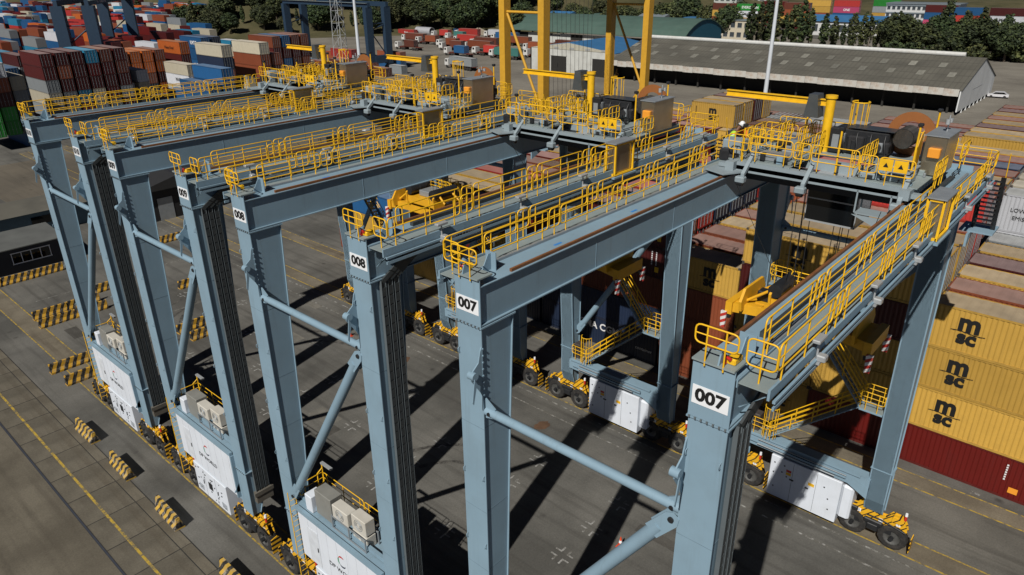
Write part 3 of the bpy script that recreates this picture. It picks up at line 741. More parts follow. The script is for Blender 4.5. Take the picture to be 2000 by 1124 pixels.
    k.box(22.935, 22.951, 3.5, 3.7, 2.0, 2.1); k.box(22.935, 22.951, 4.4, 4.65, 2.1, 2.2); tag(k.build('cabinet_fitting', BLK, pb), kind='stuff')
    for y in (3.1, 4.5): MB().box(22.941, 22.951, y, y + .02, .6, 3.3).build('door_seam', SEAM, pb)
    for y0, y1, z0, z1, m_ in ((4.6, 4.9, 2.6, 2.75, RED), (4.6, 4.9, 2.38, 2.56, YEL), (3.2, 3.55, 2.3, 2.5, YEL)): MB().box(22.938, 22.951, y0, y1, z0, z1).build('warning_sticker', m_, pb)
    platform(C, 22.9, 23.9, 6.3, 7.5, 4.45, 'xY'); platform(C, 22.9, 23.9, .55, 1.75, 8.55, 'xXy'); platform(C, 22.9, 23.9, 6.4, 7.6, 14.3, 'xXY')
    stair(C, (6.3, 4.45), (1.75, 8.55), 23.05, 23.75, 17); stair(C, (1.75, 8.55), (6.4, 14.3), 23.05, 23.75, 23)
    k = MB(); k.bbox(23.1, 23.7, 7.0, 7.5, 4.45, 5.6, .04); k.build('control_cubicle', mat('dark_cubicle', (.06, .05, .045), .5), C)
    k = MB()
    for a in range(7):
        t = R(180 * a / 6); k.tube([(23.0 - .4 * math.sin(t) , 6.3 + .4 * math.cos(t), 4.5), (23.0 - .4 * math.sin(t), 6.3 + .4 * math.cos(t), 6.6)], .018, 4)
    for z in (5.4, 6.6): k.tube([(23.0 - .4 * math.sin(R(a * 18)), 6.3 + .4 * math.cos(R(a * 18)), z) for a in range(11)], .028, 5)
    k.build('ladder_cage', YEL, C)
    # stair from the walkway down to the far leg head
    b = MB()
    for y in (-.95, -1.75): b.bar((S + .35, y, 21.6), (S + 1.15, y, 18.9), .05, .2, up=(0, 1, 0))
    f = b.build('end_stair', BLK, C)
    tm = MB().box(-.12, .12, -1.73, -.97, -.015, .015).mesh('tread', BLK)
    for i in range(1, 12): inst('tread', tm, f, (S + .35 + .8 * i / 12, 0, 21.6 - 2.7 * i / 12))
    for y in (-.93, -1.77):
        h_ = MB(); h_.tube([(S + .3, y, 22.7), (S + 1.15, y, 19.9), (S + 1.15, y, 18.9)], .025, 5); h_.tube([(S + .7, y, 20.4), (S + .7, y, 21.4)], .025, 5); h_.build('handrail', YEL, f)
    MB().box(S + .4, S + 1.9, -1.9, -.5, 18.82, 18.9).build('end_landing', GREY, C)
    MB().prism([(S, 18.2), (S + 1.6, 18.82), (S, 18.82)], 1, -1.0, -.9).build('landing_bracket', GREY, C)
    return C
# ---------------------------------------------------------------- trolley and spreader
def make_trolley():
    T = empty('crane_trolley')
    f = MB(); zd = 22.35
    for y in (.42, W - .42): f.box(16.4, 22.6, y - .2, y + .2, 21.98, 22.38)
    for x in (16.9, 19.4, 22.1): f.box(x - .18, x + .18, .3, W - .3, 21.92, 22.36)
    f.box(16.72, 17.08, -.25, W + .25, 22.02, 22.2)
    fr_ = f.build('trolley_frame', GSTEEL, T)
    tread_plate(fr_, 16.9, 22.5, .1, 2.6, zd + .05, 'deck_panel', 4); tread_plate(fr_, 16.9, 22.5, 5.2, W - .1, zd + .05, 'deck_panel', 4); tread_plate(fr_, 20.2, 22.5, 2.62, 5.18, zd + .05, 'deck_panel', 2)
    for y in (.42, W - .42):
        for x in (17.0, 21.9):
            MB().tube([(x, y - .09, 22.1), (x, y + .09, 22.1)], .26, 14).build('trolley_wheel', BLK, T)
    # outrigger arms with sheaves at the front
    for y in (7.0, 4.3, .5):
        k = MB(); k.hexa([(17.1, y - .08, 22.45), (17.1, y + .08, 22.45), (17.1, y + .08, 22.72), (17.1, y - .08, 22.72)], [(16.25, y - .08, 21.8), (16.25, y + .08, 21.8), (16.25, y + .08, 21.98), (16.25, y - .08, 21.98)])
        k.bbox(16.1, 16.45, y - .14, y + .3, 21.55, 21.84, .05); a = k.build('sheave_arm', GSTEEL, T)
        MB().tube([(16.27, y - .05, 21.55), (16.27, y + .2, 21.55)], .15, 14).build('sheave', BLK, a)
    # wedge shaped side platform over girder A, with its gate
    k = MB(); k.prism([(15.6, W - .55), (16.6, W - 1.1), (17.3, W - .6), (17.3, W + .5), (16.0, W + .5)], 2, 21.93, 21.99); k.build('side_platform', GSTEEL, T)
    k = MB(); k.bbox(17.5, 18.3, W - .35, W + .55, 22.3, 23.1, .04); k.bbox(18.6, 19.2, W - .1, W + .5, 22.3, 22.9, .04); k.box(17.4, 19.4, W - .5, W + .6, 22.24, 22.3); k.build('drive_unit', GSTEEL, T)
    k = MB(); k.bbox(17.0, 17.5, W - .1, W + .45, 22.2, 22.75, .08); k.tube([(17.2, W - .4, 22.4), (17.2, W - .05, 22.4)], .2, 10); k.build('drive_motor', BLK, T)
    # hoist machinery
    m_ = MB(); m_.bbox(21.05, 22.3, 2.5, 4.95, 22.45, 23.55, .06); m_.bbox(20.75, 21.1, 4.4, 5.0, 22.45, 23.6, .05); hh = m_.build('hoist_machinery', BLK, T)
    k = MB(); k.bbox(20.95, 21.35, 2.4, 3.3, 22.6, 23.15, .08); k.bbox(20.85, 21.2, 3.5, 4.2, 22.6, 23.3, .06); k.tube([(20.8, 2.9, 22.9), (21.1, 2.9, 22.9)], .2, 12); k.build('gearbox', mat('dark_gearbox', (.03, .03, .032), .35, var=.2), hh)
    MB().box(21.0, 21.9, 2.3, 4.3, 23.62, 23.65).build('machinery_cover', mat('dark_cover', (.06, .068, .075), .4, metal=.3), hh)
    for i in range(9):
        yy = 2.4 + .28 * i; MB().bbox(21.0 - .12 * (i % 3), 21.25, yy, yy + .2, 22.6 + .1 * (i % 4), 23.0 + .12 * (i % 4), .03).build('motor_part', (BLK, STEEL, BLK)[i % 3], hh)
    for i in range(4): MB().tube([(20.9, 2.5 + .6 * i, 22.5), (20.8, 2.6 + .6 * i, 23.2), (21.3, 2.7 + .6 * i, 23.62)], .035, 5).build('hose', BLK, hh)
    MB().box(20.74, 20.76, 4.55, 4.85, 22.7, 23.3).build('meter_panel', STEEL, hh)
    k = MB(); k.tube([(21.3, 2.0, 23.35), (22.5, 2.0, 23.35)], .42, 24)
    for i in range(9): k.tube([(21.4 + .12 * i, 2.0 + .43 * math.cos(a * .35), 23.35 + .43 * math.sin(a * .35)) for a in range(18)], .03, 4, closed=True)
    dr = k.build('rope_drum', mat('greased_drum', (.16, .15, .14), .25, metal=.8, var=.2, scale=5), T)
    ring = MB(); n = 36
    for x0_, x1_ in ((22.5, 22.56),):
        vs = [(x, 2.0 + r_ * math.cos(2 * math.pi * i / n), 23.35 + r_ * math.sin(2 * math.pi * i / n)) for i in range(n) for x, r_ in ((x0_, .6), (x0_, 1.02), (x1_, 1.02), (x1_, .6))]
        ring.add(vs, [(i * 4 + j, ((i + 1) % n) * 4 + j, ((i + 1) % n) * 4 + (j + 1) % 4, i * 4 + (j + 1) % 4) for i in range(n) for j in range(4)])
    ring.build('brake_disc', mat('rust_brown_disc', (.30, .11, .03), .55, var=.1), T)
    k = MB(); k.bbox(21.6, 22.5, .9, 1.25, 22.45, 23.3, .05); k.tube([(21.2, .8, 22.9), (22.3, .8, 22.9)], .25, 12); k.build('brake_motor', BLK, T)
    k = MB(); k.prism([(20.3, 22.5), (20.9, 22.5), (20.9, 23.9), (20.6, 23.75), (20.3, 23.3)], 1, 1.12, 1.16); k.build('mesh_guard', YEL2, T)
    # stainless cabinet
    c = MB().bbox(19.15, 21.1, -.15, .65, 22.45, 24.05, .02).build('electrical_cabinet', STAIN, T)
    MB().box(19.1, 21.15, -.2, .7, 24.05, 24.09).build('cabinet_roof', STEEL, c)
    MB().bbox(18.95, 19.15, .0, .45, 23.2, 23.6, .03).build('junction_box', ORG, c)
    k = MB(); k.tube([(20.4, .2, 24.09), (20.4, .2, 24.75)], .03, 6); k.tube([(20.2, .2, 24.5), (20.65, .2, 24.5)], .03, 6); k.tube([(20.2, .2, 24.4), (20.2, .2, 24.6)], .09, 8); k.tube([(20.65, .2, 24.42), (20.65, .2, 24.58)], .1, 8); k.build('wind_gauge', LAMP, c)
    # service jib
    j = MB(); j.tube([(21.0, 5.25, 22.4), (21.0, 5.25, 24.95)], .21, 16); j.tube([(21.0, 5.25, 24.85), (21.0, 5.25, 24.98)], .27, 16)
    j.box(20.9, 21.1, 5.2, 10.4, 24.74, 24.78); j.box(20.9, 21.1, 5.2, 10.4, 24.48, 24.52); j.box(20.98, 21.02, 5.2, 10.4, 24.5, 24.76)
    jb = j.build('service_jib', YEL, T)
    k = MB(); k.hexa([(20.6, 5.6, 23.95), (21.3, 5.6, 23.95), (21.3, 6.3, 23.95), (20.6, 6.3, 23.95)], [(20.6, 5.75, 25.0), (21.3, 5.75, 25.0), (21.3, 6.15, 25.0), (20.6, 6.15, 25.0)]); k.build('hoist_cover', mat('dark_steel_cover', (.12, .13, .13), .35, metal=.5), jb)
    # lamp masts
    for x, y, h in ((17.3, 3.4, 1.9), (22.4, 1.0, 2.2), (16.9, 7.4, 1.6), (19.0, .9, 2.1), (22.4, 6.7, 1.8)):
        k = MB(); k.m(0).tube([(x, y, 22.3), (x, y, 22.3 + h)], .045, 6); k.m(1).bbox(x - .1, x + .1, y - .1, y + .1, 22.3 + h, 22.3 + h + .14, .03); k.build('lamp_mast', [YEL, BLK], T)
    # guardrails
    z = 22.38
    rail_run(T, (16.78, .3, z), (16.78, 2.35, z), lens=(1.3, .7)); rail_run(T, (16.78, 2.4, z + .1), (16.78, W - .1, z + .1), lens=(1.9, .7))
    rail_run(T, (22.7, .1, z), (22.7, W, z), lens=(2.4, .7)); rail_run(T, (18.2, W + .75, z - .4), (22.6, W + .75, z - .4), lens=(2.4, .7))
    rail_run(T, (17.0, 2.7, z), (20.2, 2.7, z), lens=(1.5, .6)); rail_run(T, (17.0, 5.15, z), (20.6, 5.15, z), lens=(.7, 1.6)); rail_run(T, (18.9, 6.4, z), (18.9, W, z), lens=(.8,))
    rail_run(T, (17.0, -.35, z), (18.8, -.35, z), lens=(.8,)); rail_run(T, (21.3, -.35, z), (22.7, -.35, z), lens=(1.3,)); rail_run(T, (19.6, 7.3, z), (22.4, 7.3, z), lens=(1.2, .5)); rail_run(T, (20.2, 6.2, z), (22.4, 6.2, z), lens=(.8, .8))
    for y in (.55, 1.1):
        g = MB().box(16.74, 16.765, y, y + .5, 22.95, 23.42).build('warning_plate', YEL, T)
        k = MB(); k.prism([(y + .15, 23.1), (y + .35, 23.1), (y + .25, 23.28)], 0, 16.73, 16.739); k.build('warning_triangle', INK, g)
    k = MB()
    for a in range(9):
        t = R(40 + 280 * a / 8); k.tube([(22.3 + .38 * math.cos(t), 4.3 + .38 * math.sin(t), 22.5), (22.3 + .38 * math.cos(t), 4.3 + .38 * math.sin(t), 24.6)], .022, 4)
    for zz in (23.4, 24.6): k.tube([(22.3 + .38 * math.cos(R(40 + 28 * a)), 4.3 + .38 * math.sin(R(40 + 28 * a)), zz) for a in range(11)], .035, 5)
    k.build('ladder_cage', YEL, T)
    k = MB(); k.bbox(17.4, 18.1, 5.7, 6.9, 22.4, 22.75, .05); k.bbox(18.3, 18.9, 5.5, 6.2, 22.4, 22.8, .05); k.build('equipment_box', STEEL, T)
    MB().tube([(20.0, 6.9, 22.45), (20.0, 6.9, 22.75)], .45, 18).build('cable_reel', BLK, T)
    k = MB(); k.bbox(17.3, 18.2, .5, 1.4, 22.4, 22.72, .04); k.bbox(18.4, 18.9, 1.4, 2.2, 22.4, 22.8, .04); k.bbox(17.2, 17.6, 1.6, 2.4, 22.4, 22.65, .04); k.tube([(17.3, .6, 22.85), (18.8, .6, 22.85)], .06, 6); k.build('equipment_box', GSTEEL, T)
    # operator's cab under the trolley
    c = MB(); c.box(18.0, 20.0, 2.42, 4.62, 19.88, 19.96); c.box(18.0, 20.0, 2.42, 4.62, 21.84, 21.92)
    for y in (2.42, 4.58):
        for x in (18.0, 19.94): c.box(x, x + .06, y, y + .04, 19.9, 21.9)
    c.box(19.9, 20.0, 2.42, 4.62, 19.9, 21.9); c.box(17.995, 18.05, 2.42, 4.62, 20.93, 20.99)
    cb = c.build('operator_cab', LAMP, T)
    for z0, z1 in ((19.97, 20.93), (21.0, 21.83)): MB().box(18.01, 18.03, 2.46, 4.58, z0, z1).build('cab_window', GLASS, cb)
    for y in (2.43, 4.59): MB().box(18.06, 19.9, y, y + .02, 19.97, 21.83).build('cab_window', GLASS, cb)
    # small maintenance basket beside the cab
    k = MB(); k.box(16.75, 17.6, .9, 2.2, 21.0, 21.05)
    for x in (16.75, 17.6):
        for y in (.9, 2.2): k.bar((x, y, 21.05), (x, y, 22.0), .06)
    k.prism([(.7, 20.95), (2.3, 20.95), (1.4, 20.6)], 0, 16.75, 16.79); k.build('maintenance_basket', GSTEEL, T)
    # ropes
    for x in (18.6, 19.6):
        for y in (4.9, 5.3, 3.0, 3.4):
            MB().tube([(x, y, 22.0), (x, y + (4.2 - y) * .1, 15.9)], .018, 4).build('hoist_rope', ROPE, T)
    for y in (7.1, 1.0): MB().tube([(16.0, y, 21.5), (18.9, 5.5 if y > 4 else 2.6, 15.9)], .014, 4).build('anti_sway_rope', ROPE, T)
    rd = random.Random(2)
    for i in range(34):
        x, y = rd.uniform(17.1, 20.4), rd.choice((rd.uniform(.3, 2.4), rd.uniform(5.4, 7.8))); a, c, h = rd.uniform(.08, .3), rd.uniform(.08, .35), rd.uniform(.08, .4)
        MB().bbox(x, x + a, y, y + c, zd + .05, zd + .05 + h, .02).build('deck_equipment', (BLK, STEEL, DECK, BLK, GREY)[i % 5], T)
    for y in (.9, 2.3, 5.6, 7.4): MB().tube([(17.2, y, zd + .14), (18.6, y + .1, zd + .2), (20.6, y, zd + .14)], .035, 5).build('deck_pipe', BLK if y < 3 else STEEL, T)
    MB().box(17.1, 19.2, .5, W - .5, 21.55, 21.9).build('underframe', BLK, T)
    return T
def make_spreader():
    S_ = empty('container_spreader', (19.1, 4.2, 14.6))
    b = MB(); b.box(-.45, .45, -2.0, 2.0, -.25, .30)
    for x in (-.75, .55): b.box(x, x + .2, -3.0, 3.0, -.2, .22)
    b.box(-1.1, 1.1, -3.05, -2.75, -.3, .25); b.box(-1.1, 1.1, 2.75, 3.05, -.3, .25)
    for s_ in (-1, 1): b.hexa([(-1.0, s_ * 2.75, -.2), (1.0, s_ * 2.75, -.2), (1.0, s_ * 2.75, .2), (-1.0, s_ * 2.75, .2)], [(-.7, s_ * 1.6, -.2), (.7, s_ * 1.6, -.2), (.7, s_ * 1.6, .25), (-.7, s_ * 1.6, .25)])
    b.build('spreader_beam', YEL2, S_)
    h = MB(); h.box(-.95, .95, -1.15, 1.15, .45, .85)
    for s_ in (-1, 1):
        h.prism([(-1.0, .4), (1.0, .4), (1.05, 1.05), (.6, 1.4), (-.6, 1.4), (-1.05, 1.05)], 1, s_ * 1.2 - .05, s_ * 1.2 + .05)
        h.box(-.2, .2, s_ * .8 - .12, s_ * .8 + .12, .25, .5)
    h.build('headblock', YEL2, S_)
    MB().bbox(-.55, .55, -.8, .55, .86, 1.2, .03).build('control_cabinet', STEEL, S_)
    for s_ in (-1, 1):
        MB().tube([(-.95, s_ * 1.05, 1.2), (.95, s_ * 1.05, 1.2)], .3, 14).build('headblock_sheave', BLK, S_)
    for x in (-1.0, 1.0):
        for y in (-2.9, 2.9):
            f = MB(); sx_ = 1 if x > 0 else -1; sy_ = 1 if y > 0 else -1
            f.hexa([(x - .05, y - .1, -.95), (x + .05, y - .1, -.95), (x + .05, y + .1, -.95), (x - .05, y + .1, -.95)], [(x - .06, y - .13, -.2), (x + .06, y - .13, -.2), (x + .06, y + .13, -.2), (x - .06, y + .13, -.2)])
            fo = f.build('guide_flipper', RWH, S_); fo.location = (sx_ * .14, sy_ * .16, 0)
            MB().box(x - .09, x + .09, y - .09, y + .09, -.5, -.3).build('twistlock', BLK, S_)
    rail_run(S_, (.6, -1.0, .86), (.6, 1.0, .86), lens=(2.,), ht=.8, lo=.4)
    for s_ in (-1, 1):
        k = MB(); k.prism([(-1.15, .0), (1.15, .0), (1.25, .45), (.9, .95), (-.9, .95), (-1.25, .45)], 1, s_ * 2.35 - .06, s_ * 2.35 + .06); k.build('end_frame', YEL2, S_)
        for x in (-.5, .5): MB().tube([(x, s_ * 1.0, 1.3), (x * 1.3, s_ * 2.3, .35)], .07, 6).build('telescopic_brace', YEL2, S_)
        MB().bbox(-.25, .25, s_ * 1.75 - .3, s_ * 1.75 + .3, .3, .75, .04).build('hydraulic_unit', BLK, S_)
    S_.scale = (1.15, 1.16, 1.2)
    return S_

CR = [('007', 0.0), ('008', 13.59), ('009', 26.85), ('010', 40.03)]
wd4 = ['the nearest crane', 'the second crane', 'the third crane', 'the farthest crane']
where = ['nearest the camera, before the yellow stacks', 'standing second in the row', 'standing third in the row', 'farthest of the row, beside the striped barriers']
tro0 = spr0 = None
for i, (num, y) in enumerate(CR):
    c = make_crane(num); c.location = (0, y, 0)
    tag(c, 'grey blue gantry crane numbered %s, %s' % (num, where[i]), 'gantry crane', 'numbered grey gantry cranes')
    t = make_trolley() if i == 0 else copy_tree(tro0); s_ = make_spreader() if i == 0 else copy_tree(spr0)
    if i == 0: tro0, spr0 = t, s_
    t.location = (0, y, 0); s_.location = (19.1, y + 4.2, 14.6 + (.0, -.1, .1, 0)[i])
    tag(t, 'hoist trolley with black machinery and yellow rails on top of %s' % wd4[i], 'trolley', 'hoist trolleys on the cranes')
    tag(s_, 'yellow container spreader hanging by ropes inside %s' % wd4[i], 'spreader', 'spreaders hanging inside the cranes')
# ---------------------------------------------------------------- two workers on the trolley of crane 007
def skin(name, joints, edges, m, parent=None, sub=2):
    me = bpy.data.meshes.new(name); names = list(joints)
    me.from_pydata([joints[k][0] for k in names], [], []) if 0 else None
    me.from_pydata([joints[k][0] for k in names], [(names.index(a), names.index(b)) for a, b in edges], [])
    o = bpy.data.objects.new(name, me); COL.objects.link(o)
    md = o.modifiers.new('skin', 'SKIN')
    if not me.skin_vertices: me.attributes.new('skin', 'FLOAT_VECTOR', 'POINT') if 0 else None
    sv = me.skin_vertices[0].data if me.skin_vertices else None
    if sv is None:
        bpy.context.view_layer.objects.active = o; o.select_set(True); bpy.ops.mesh.customdata_skin_add(); sv = me.skin_vertices[0].data
    for i, k in enumerate(names):
        r = joints[k][1]; sv[i].radius = r if isinstance(r, tuple) else (r, r); sv[i].use_root = (i == 0)
    s = o.modifiers.new('sub', 'SUBSURF'); s.levels = s.render_levels = sub
    dg = bpy.context.evaluated_depsgraph_get()
    nm = bpy.data.meshes.new_from_object(o.evaluated_get(dg)); nm.materials.clear(); nm.materials.append(m)
    for p_ in nm.polygons: p_.use_smooth = True
    bpy.data.objects.remove(o)
    ob = bpy.data.objects.new(name, nm); COL.objects.link(ob)
    if parent: ob.parent = parent
    return ob
SKINM = mat('skin', (.16, .08, .05), .6)
def worker(loc, rz, bend, vest, vcol, label):
    P = empty('person', loc, rz)
    bx_, bz_ = math.sin(R(bend)), math.cos(R(bend))
    hip = Vector((0, 0, .92)); up = Vector((bx_, 0, bz_)); chest = hip + up * .42; neck = hip + up * .56; fwd = Vector((bz_, 0, -bx_))
    hd = neck + (up * .10 + Vector((.04, 0, .02))); top = hd + (up * .13 + Vector((.02, 0, .05)))
    J = {'hip': (hip, (.15, .12)), 'belly': (hip + up * .2, (.15, .11)), 'chest': (chest, (.17, .12)), 'neck': (neck, .055), 'head': (hd, (.085, .095)), 'top': (top, (.07, .08))}
    E_ = [('hip', 'belly'), ('belly', 'chest'), ('chest', 'neck'), ('neck', 'head'), ('head', 'top')]
    for s_, n in ((-1, 'r'), (1, 'l')):
        sh = chest + Vector((0, s_ * .19, 0)) + up * .06; el = sh + fwd * .12 + Vector((.06, s_ * .05, -.24)); wr = el + Vector((.24, -s_ * .06, -.06)); hn = wr + Vector((.09, -s_ * .01, -.01))
        J.update({'sh' + n: (sh, .075), 'el' + n: (el, .05), 'wr' + n: (wr, .036), 'hn' + n: (hn, (.03, .045))}); E_ += [('chest', 'sh' + n), ('sh' + n, 'el' + n), ('el' + n, 'wr' + n), ('wr' + n, 'hn' + n)]
        for q in range(4):
            J['f%d%s' % (q, n)] = (hn + Vector((.085 - .01 * abs(q - 1), (q - 1.5) * .022, -.03)), .010); E_.append(('hn' + n, 'f%d%s' % (q, n)))
        J['th' + n] = (hn + Vector((.03, -s_ * .055, -.01)), .011); E_.append(('hn' + n, 'th' + n))
        th = hip + Vector((-.02, s_ * .10, -.06)); kn = Vector((.05 * s_ + .03, s_ * .12, .48)); an = Vector((.06 * s_ - .02, s_ * .13, .09)); to = an + Vector((.17, s_ * .02, -.045))
        J.update({'th_' + n: (th, .095), 'kn' + n: (kn, .065), 'an' + n: (an, .045), 'to' + n: (to, (.045, .035))}); E_ += [('hip', 'th_' + n), ('th_' + n, 'kn' + n), ('kn' + n, 'an' + n), ('an' + n, 'to' + n)]
    body = skin('body', J, E_, SKINM, P)
    # face: nose, eyes, ears kept simple but present
    fc = MB(); ff = (top - neck).normalized(); fx = Vector((ff.z, 0, -ff.x)); c = (hd + top) / 2
    fc.m(0).tube([c + fx * .075, c + fx * .105 - ff * .03], [.012, .018], 6)
    for s_ in (-1, 1): fc.m(0).tube([c + Vector((0, s_ * .08, 0)), c + Vector((-.01, s_ * .10, .0))], [.03, .024], 6)
    for s_ in (-1, 1): fc.m(1).tube([c + fx * .078 + Vector((0, s_ * .032, .02)), c + fx * .09 + Vector((0, s_ * .032, .02))], .011, 6)
    fc.m(1).tube([c + fx * .08 - ff * .06 + Vector((0, -.025, 0)), c + fx * .08 - ff * .06 + Vector((0, .025, 0))], .006, 5)
    fc.build('face_features', [SKINM, INK], P)
    dark = mat('navy_workwear', (.012, .014, .022), .8)
    tr = {k: (J[k][0], (J[k][1][0] * 1.12 + .01, J[k][1][1] * 1.12 + .01) if isinstance(J[k][1], tuple) else J[k][1] * 1.13 + .012) for k in J if k[:3] in ('hip', 'th_') or k[:2] in ('kn', 'an')}
    skin('trousers', tr, [e for e in E_ if e[0] in tr and e[1] in tr], dark, P)
    sl_ = {k: (J[k][0], (J[k][1][0] * 1.08 + .008, J[k][1][1] * 1.08 + .008) if isinstance(J[k][1], tuple) else J[k][1] * 1.1 + .01) for k in J if k in ('belly', 'chest') or k[:2] in ('sh', 'el', 'wr')}
    skin('shirt', sl_, [e for e in E_ if e[0] in sl_ and e[1] in sl_], dark if not vest else mat('hi_vis_orange', (.9, .17, .02), .6) if vcol == 'o' else dark, P)
    vm = mat('hi_vis_orange', (.9, .17, .02), .6) if vcol == 'o' else stripes('hi_vis_yellow', (.42, .72, .04), (.5, .5, .48), 4.2, (0, 0, 1), .78)
    v = {'hip': (hip + up * .04, (.175, .145)), 'belly': (hip + up * .2, (.18, .14)), 'chest': (chest, (.20, .15)), 'neck2': (chest + up * .09, (.15, .11))}
    skin('hi_vis_vest', v, [('hip', 'belly'), ('belly', 'chest'), ('chest', 'neck2')], vm, P)
    hm = MB(); hc = top; n = 14
    vs = []; rings = 6
    ax = ff; ay = Vector((0, 1, 0)); az = ax.cross(ay)
    for i in range(rings):
        a = R(90 * i / (rings - .6)); rr = .125 * math.cos(a) * (1.18 if i == 0 else 1)
        for j in range(n): t = 2 * math.pi * j / n; vs.append(hc + (az * -math.cos(t) * rr * 1.12 + ay * math.sin(t) * rr) + ax * (.13 * math.sin(a) - .02))
    hm.smooth = True; hm.add(vs, [(i * n + j, i * n + (j + 1) % n, (i + 1) * n + (j + 1) % n, (i + 1) * n + j) for i in range(rings - 1) for j in range(n)] + [tuple(range((rings - 1) * n, rings * n))])
    hm.build('hard_hat', PLATE, P)
    return tag(P, label, 'person', 'workers on the trolley of crane 007')
worker((19.45, 9.30, 21.73), R(-20), 48, True, 'y', 'worker in yellow vest and white hard hat bending over the trolley edge')
worker((20.75, 9.25, 21.73), R(-160), 38, True, 'o', 'worker in orange top and white hard hat stooping behind the yellow vest')
# ---------------------------------------------------------------- shipping containers
CM = {}
def corr(b, L, H, put, pitch=.278, dep=.036):
    # corrugated wall: put(u, w, d) -> point, u along, w up, d depth inwards
    us = []; n = max(4, int(L / pitch)); p = L / n
    for i in range(n): us += [(i * p, 0), (i * p + p * .26, 0), (i * p + p * .5, dep), (i * p + p * .76, dep)]
    us.append((L, 0)); vs = [put(u, 0, d) for u, d in us] + [put(u, H, d) for u, d in us]; k = len(us)
    b.add(vs, [(i, i + 1, k + i + 1, k + i) for i in range(k - 1)])
def container_mesh(L, H, doors=True):
    k = (L, H)
    if k in CM: return CM[k]
    b = MB(); w = 2.438; f = .09; i = .02
    # origin: -X,-Y bottom corner; length along +Y, width along +X
    b.m(0)
    corr(b, L - 2 * f, H - .26, lambda u, z, d: (i + d, f + u, .15 + z)); corr(b, L - 2 * f, H - .26, lambda u, z, d: (w - i - d, f + u, .15 + z))
    corr(b, w - 2 * f, H - .26, lambda u, z, d: (f + u, L - i - d, .15 + z))
    b.m(1); corr(b, L - 2 * f, w - 2 * f, lambda u, z, d: (f + z, f + u, H - .022 - d * .55), pitch=.55)
    b.m(2)
    for x in (0, w - f):
        b.box(x, x + f, 0, L, 0, .15); b.box(x, x + f, .0, L, H - .11, H - .015)
        for y in (0, L - f): b.box(x + .003, x + f - .003, y + .003, y + f - .003, .15, H - .11)
    for y in (0, L - f): b.box(f, w - f, y, y + f, 0, .15); b.box(f, w - f, y, y + f, H - .11, H - .013)
    b.m(3)
    for x in (-.004, w - .16):
        for y in (-.004, L - .17):
            for z in (0, H - .118): b.box(x, x + .164, y, y + .174, z - .0, z + .12)
    b.m(0)
    for x0 in (f, w / 2 + .004): b.box(x0, x0 + w / 2 - f - .004, .03, .06, .15, H - .11)
    b.m(4)
    for x in (.32, .92, 1.5, 2.1): b.tube([(x, .0, .16), (x, .0, H - .12)], .022, 5); b.box(x - .06, x + .12, -.02, .01, 1.0, 1.06)
    b.m(2)
    for z in (.55, 1.25, 1.95): b.box(f, w - f, .018, .03, z, z + .07)
    me = b.mesh('shipping_container', [WHT, WHT, WHT, WHT, STEEL], fix=False); CM[k] = me
    return me
CC = {  # side colour, roof colour (sun bleached and dusty)
    'yellow': ((.56, .335, .062), (.375, .295, .19)), 'red': ((.115, .006, .004), (.36, .21, .19)), 'maroon': ((.068, .007, .006), (.225, .155, .15)), 'brown': ((.13, .035, .02), (.30, .19, .155)),
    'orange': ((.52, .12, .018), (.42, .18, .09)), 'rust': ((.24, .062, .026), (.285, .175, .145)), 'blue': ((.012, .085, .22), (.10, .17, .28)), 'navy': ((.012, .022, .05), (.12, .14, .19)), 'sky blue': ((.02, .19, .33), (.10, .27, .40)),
    'white': ((.60, .62, .66), (.46, .47, .46)), 'grey': ((.22, .24, .25), (.33, .34, .34)), 'beige': ((.46, .42, .32), (.48, .44, .36)), 'green': ((.02, .24, .03), (.10, .28, .10)), 'teal': ((.05, .19, .17), (.12, .24, .21)), 'pink': ((.45, .06, .14), (.45, .2, .22)), 'bright red': ((.42, .035, .028), (.42, .16, .13))}
def cmats(c):
    s_, r_ = CC[c]
    ss = mat('container_%s_side' % c.replace(' ', '_'), s_, .5, var=.12, scale=.7, dirt=.45, dcol=tuple(.55 * q + .004 for q in s_), dscale=.7, objvar=.3, streak=.35, scol=tuple(.35 * q + .02 for q in s_))
    rr = mat('container_%s_roof' % c.replace(' ', '_'), r_, .75, var=.18, scale=.8, dirt=.55, dcol=tuple(.55 * q + .04 for q in r_), dscale=.5, objvar=.2)
    ff = mat('container_%s_frame' % c.replace(' ', '_'), tuple(.8 * q for q in s_), .55, var=.15, dirt=.4, dcol=(.06, .045, .035), objvar=.2)
    return ss, rr, ff
CAST = mat('corner_casting', (.06, .05, .045), .6)
NCON = [0]
def container(x, y, z, c, label, L=12.19, H=2.59, group='stacked shipping containers', rz=0.):
    o = inst('shipping_container', container_mesh(L, H), None, (x, y, z), (0, 0, rz)); s_, r_, f_ = cmats(c)
    for i, m_ in enumerate((s_, r_, f_, CAST, STEEL)):
        o.material_slots[i].link = 'OBJECT'; o.material_slots[i].material = m_
    NCON[0] += 1
    return tag(o, label, 'container', group)
MSC = None
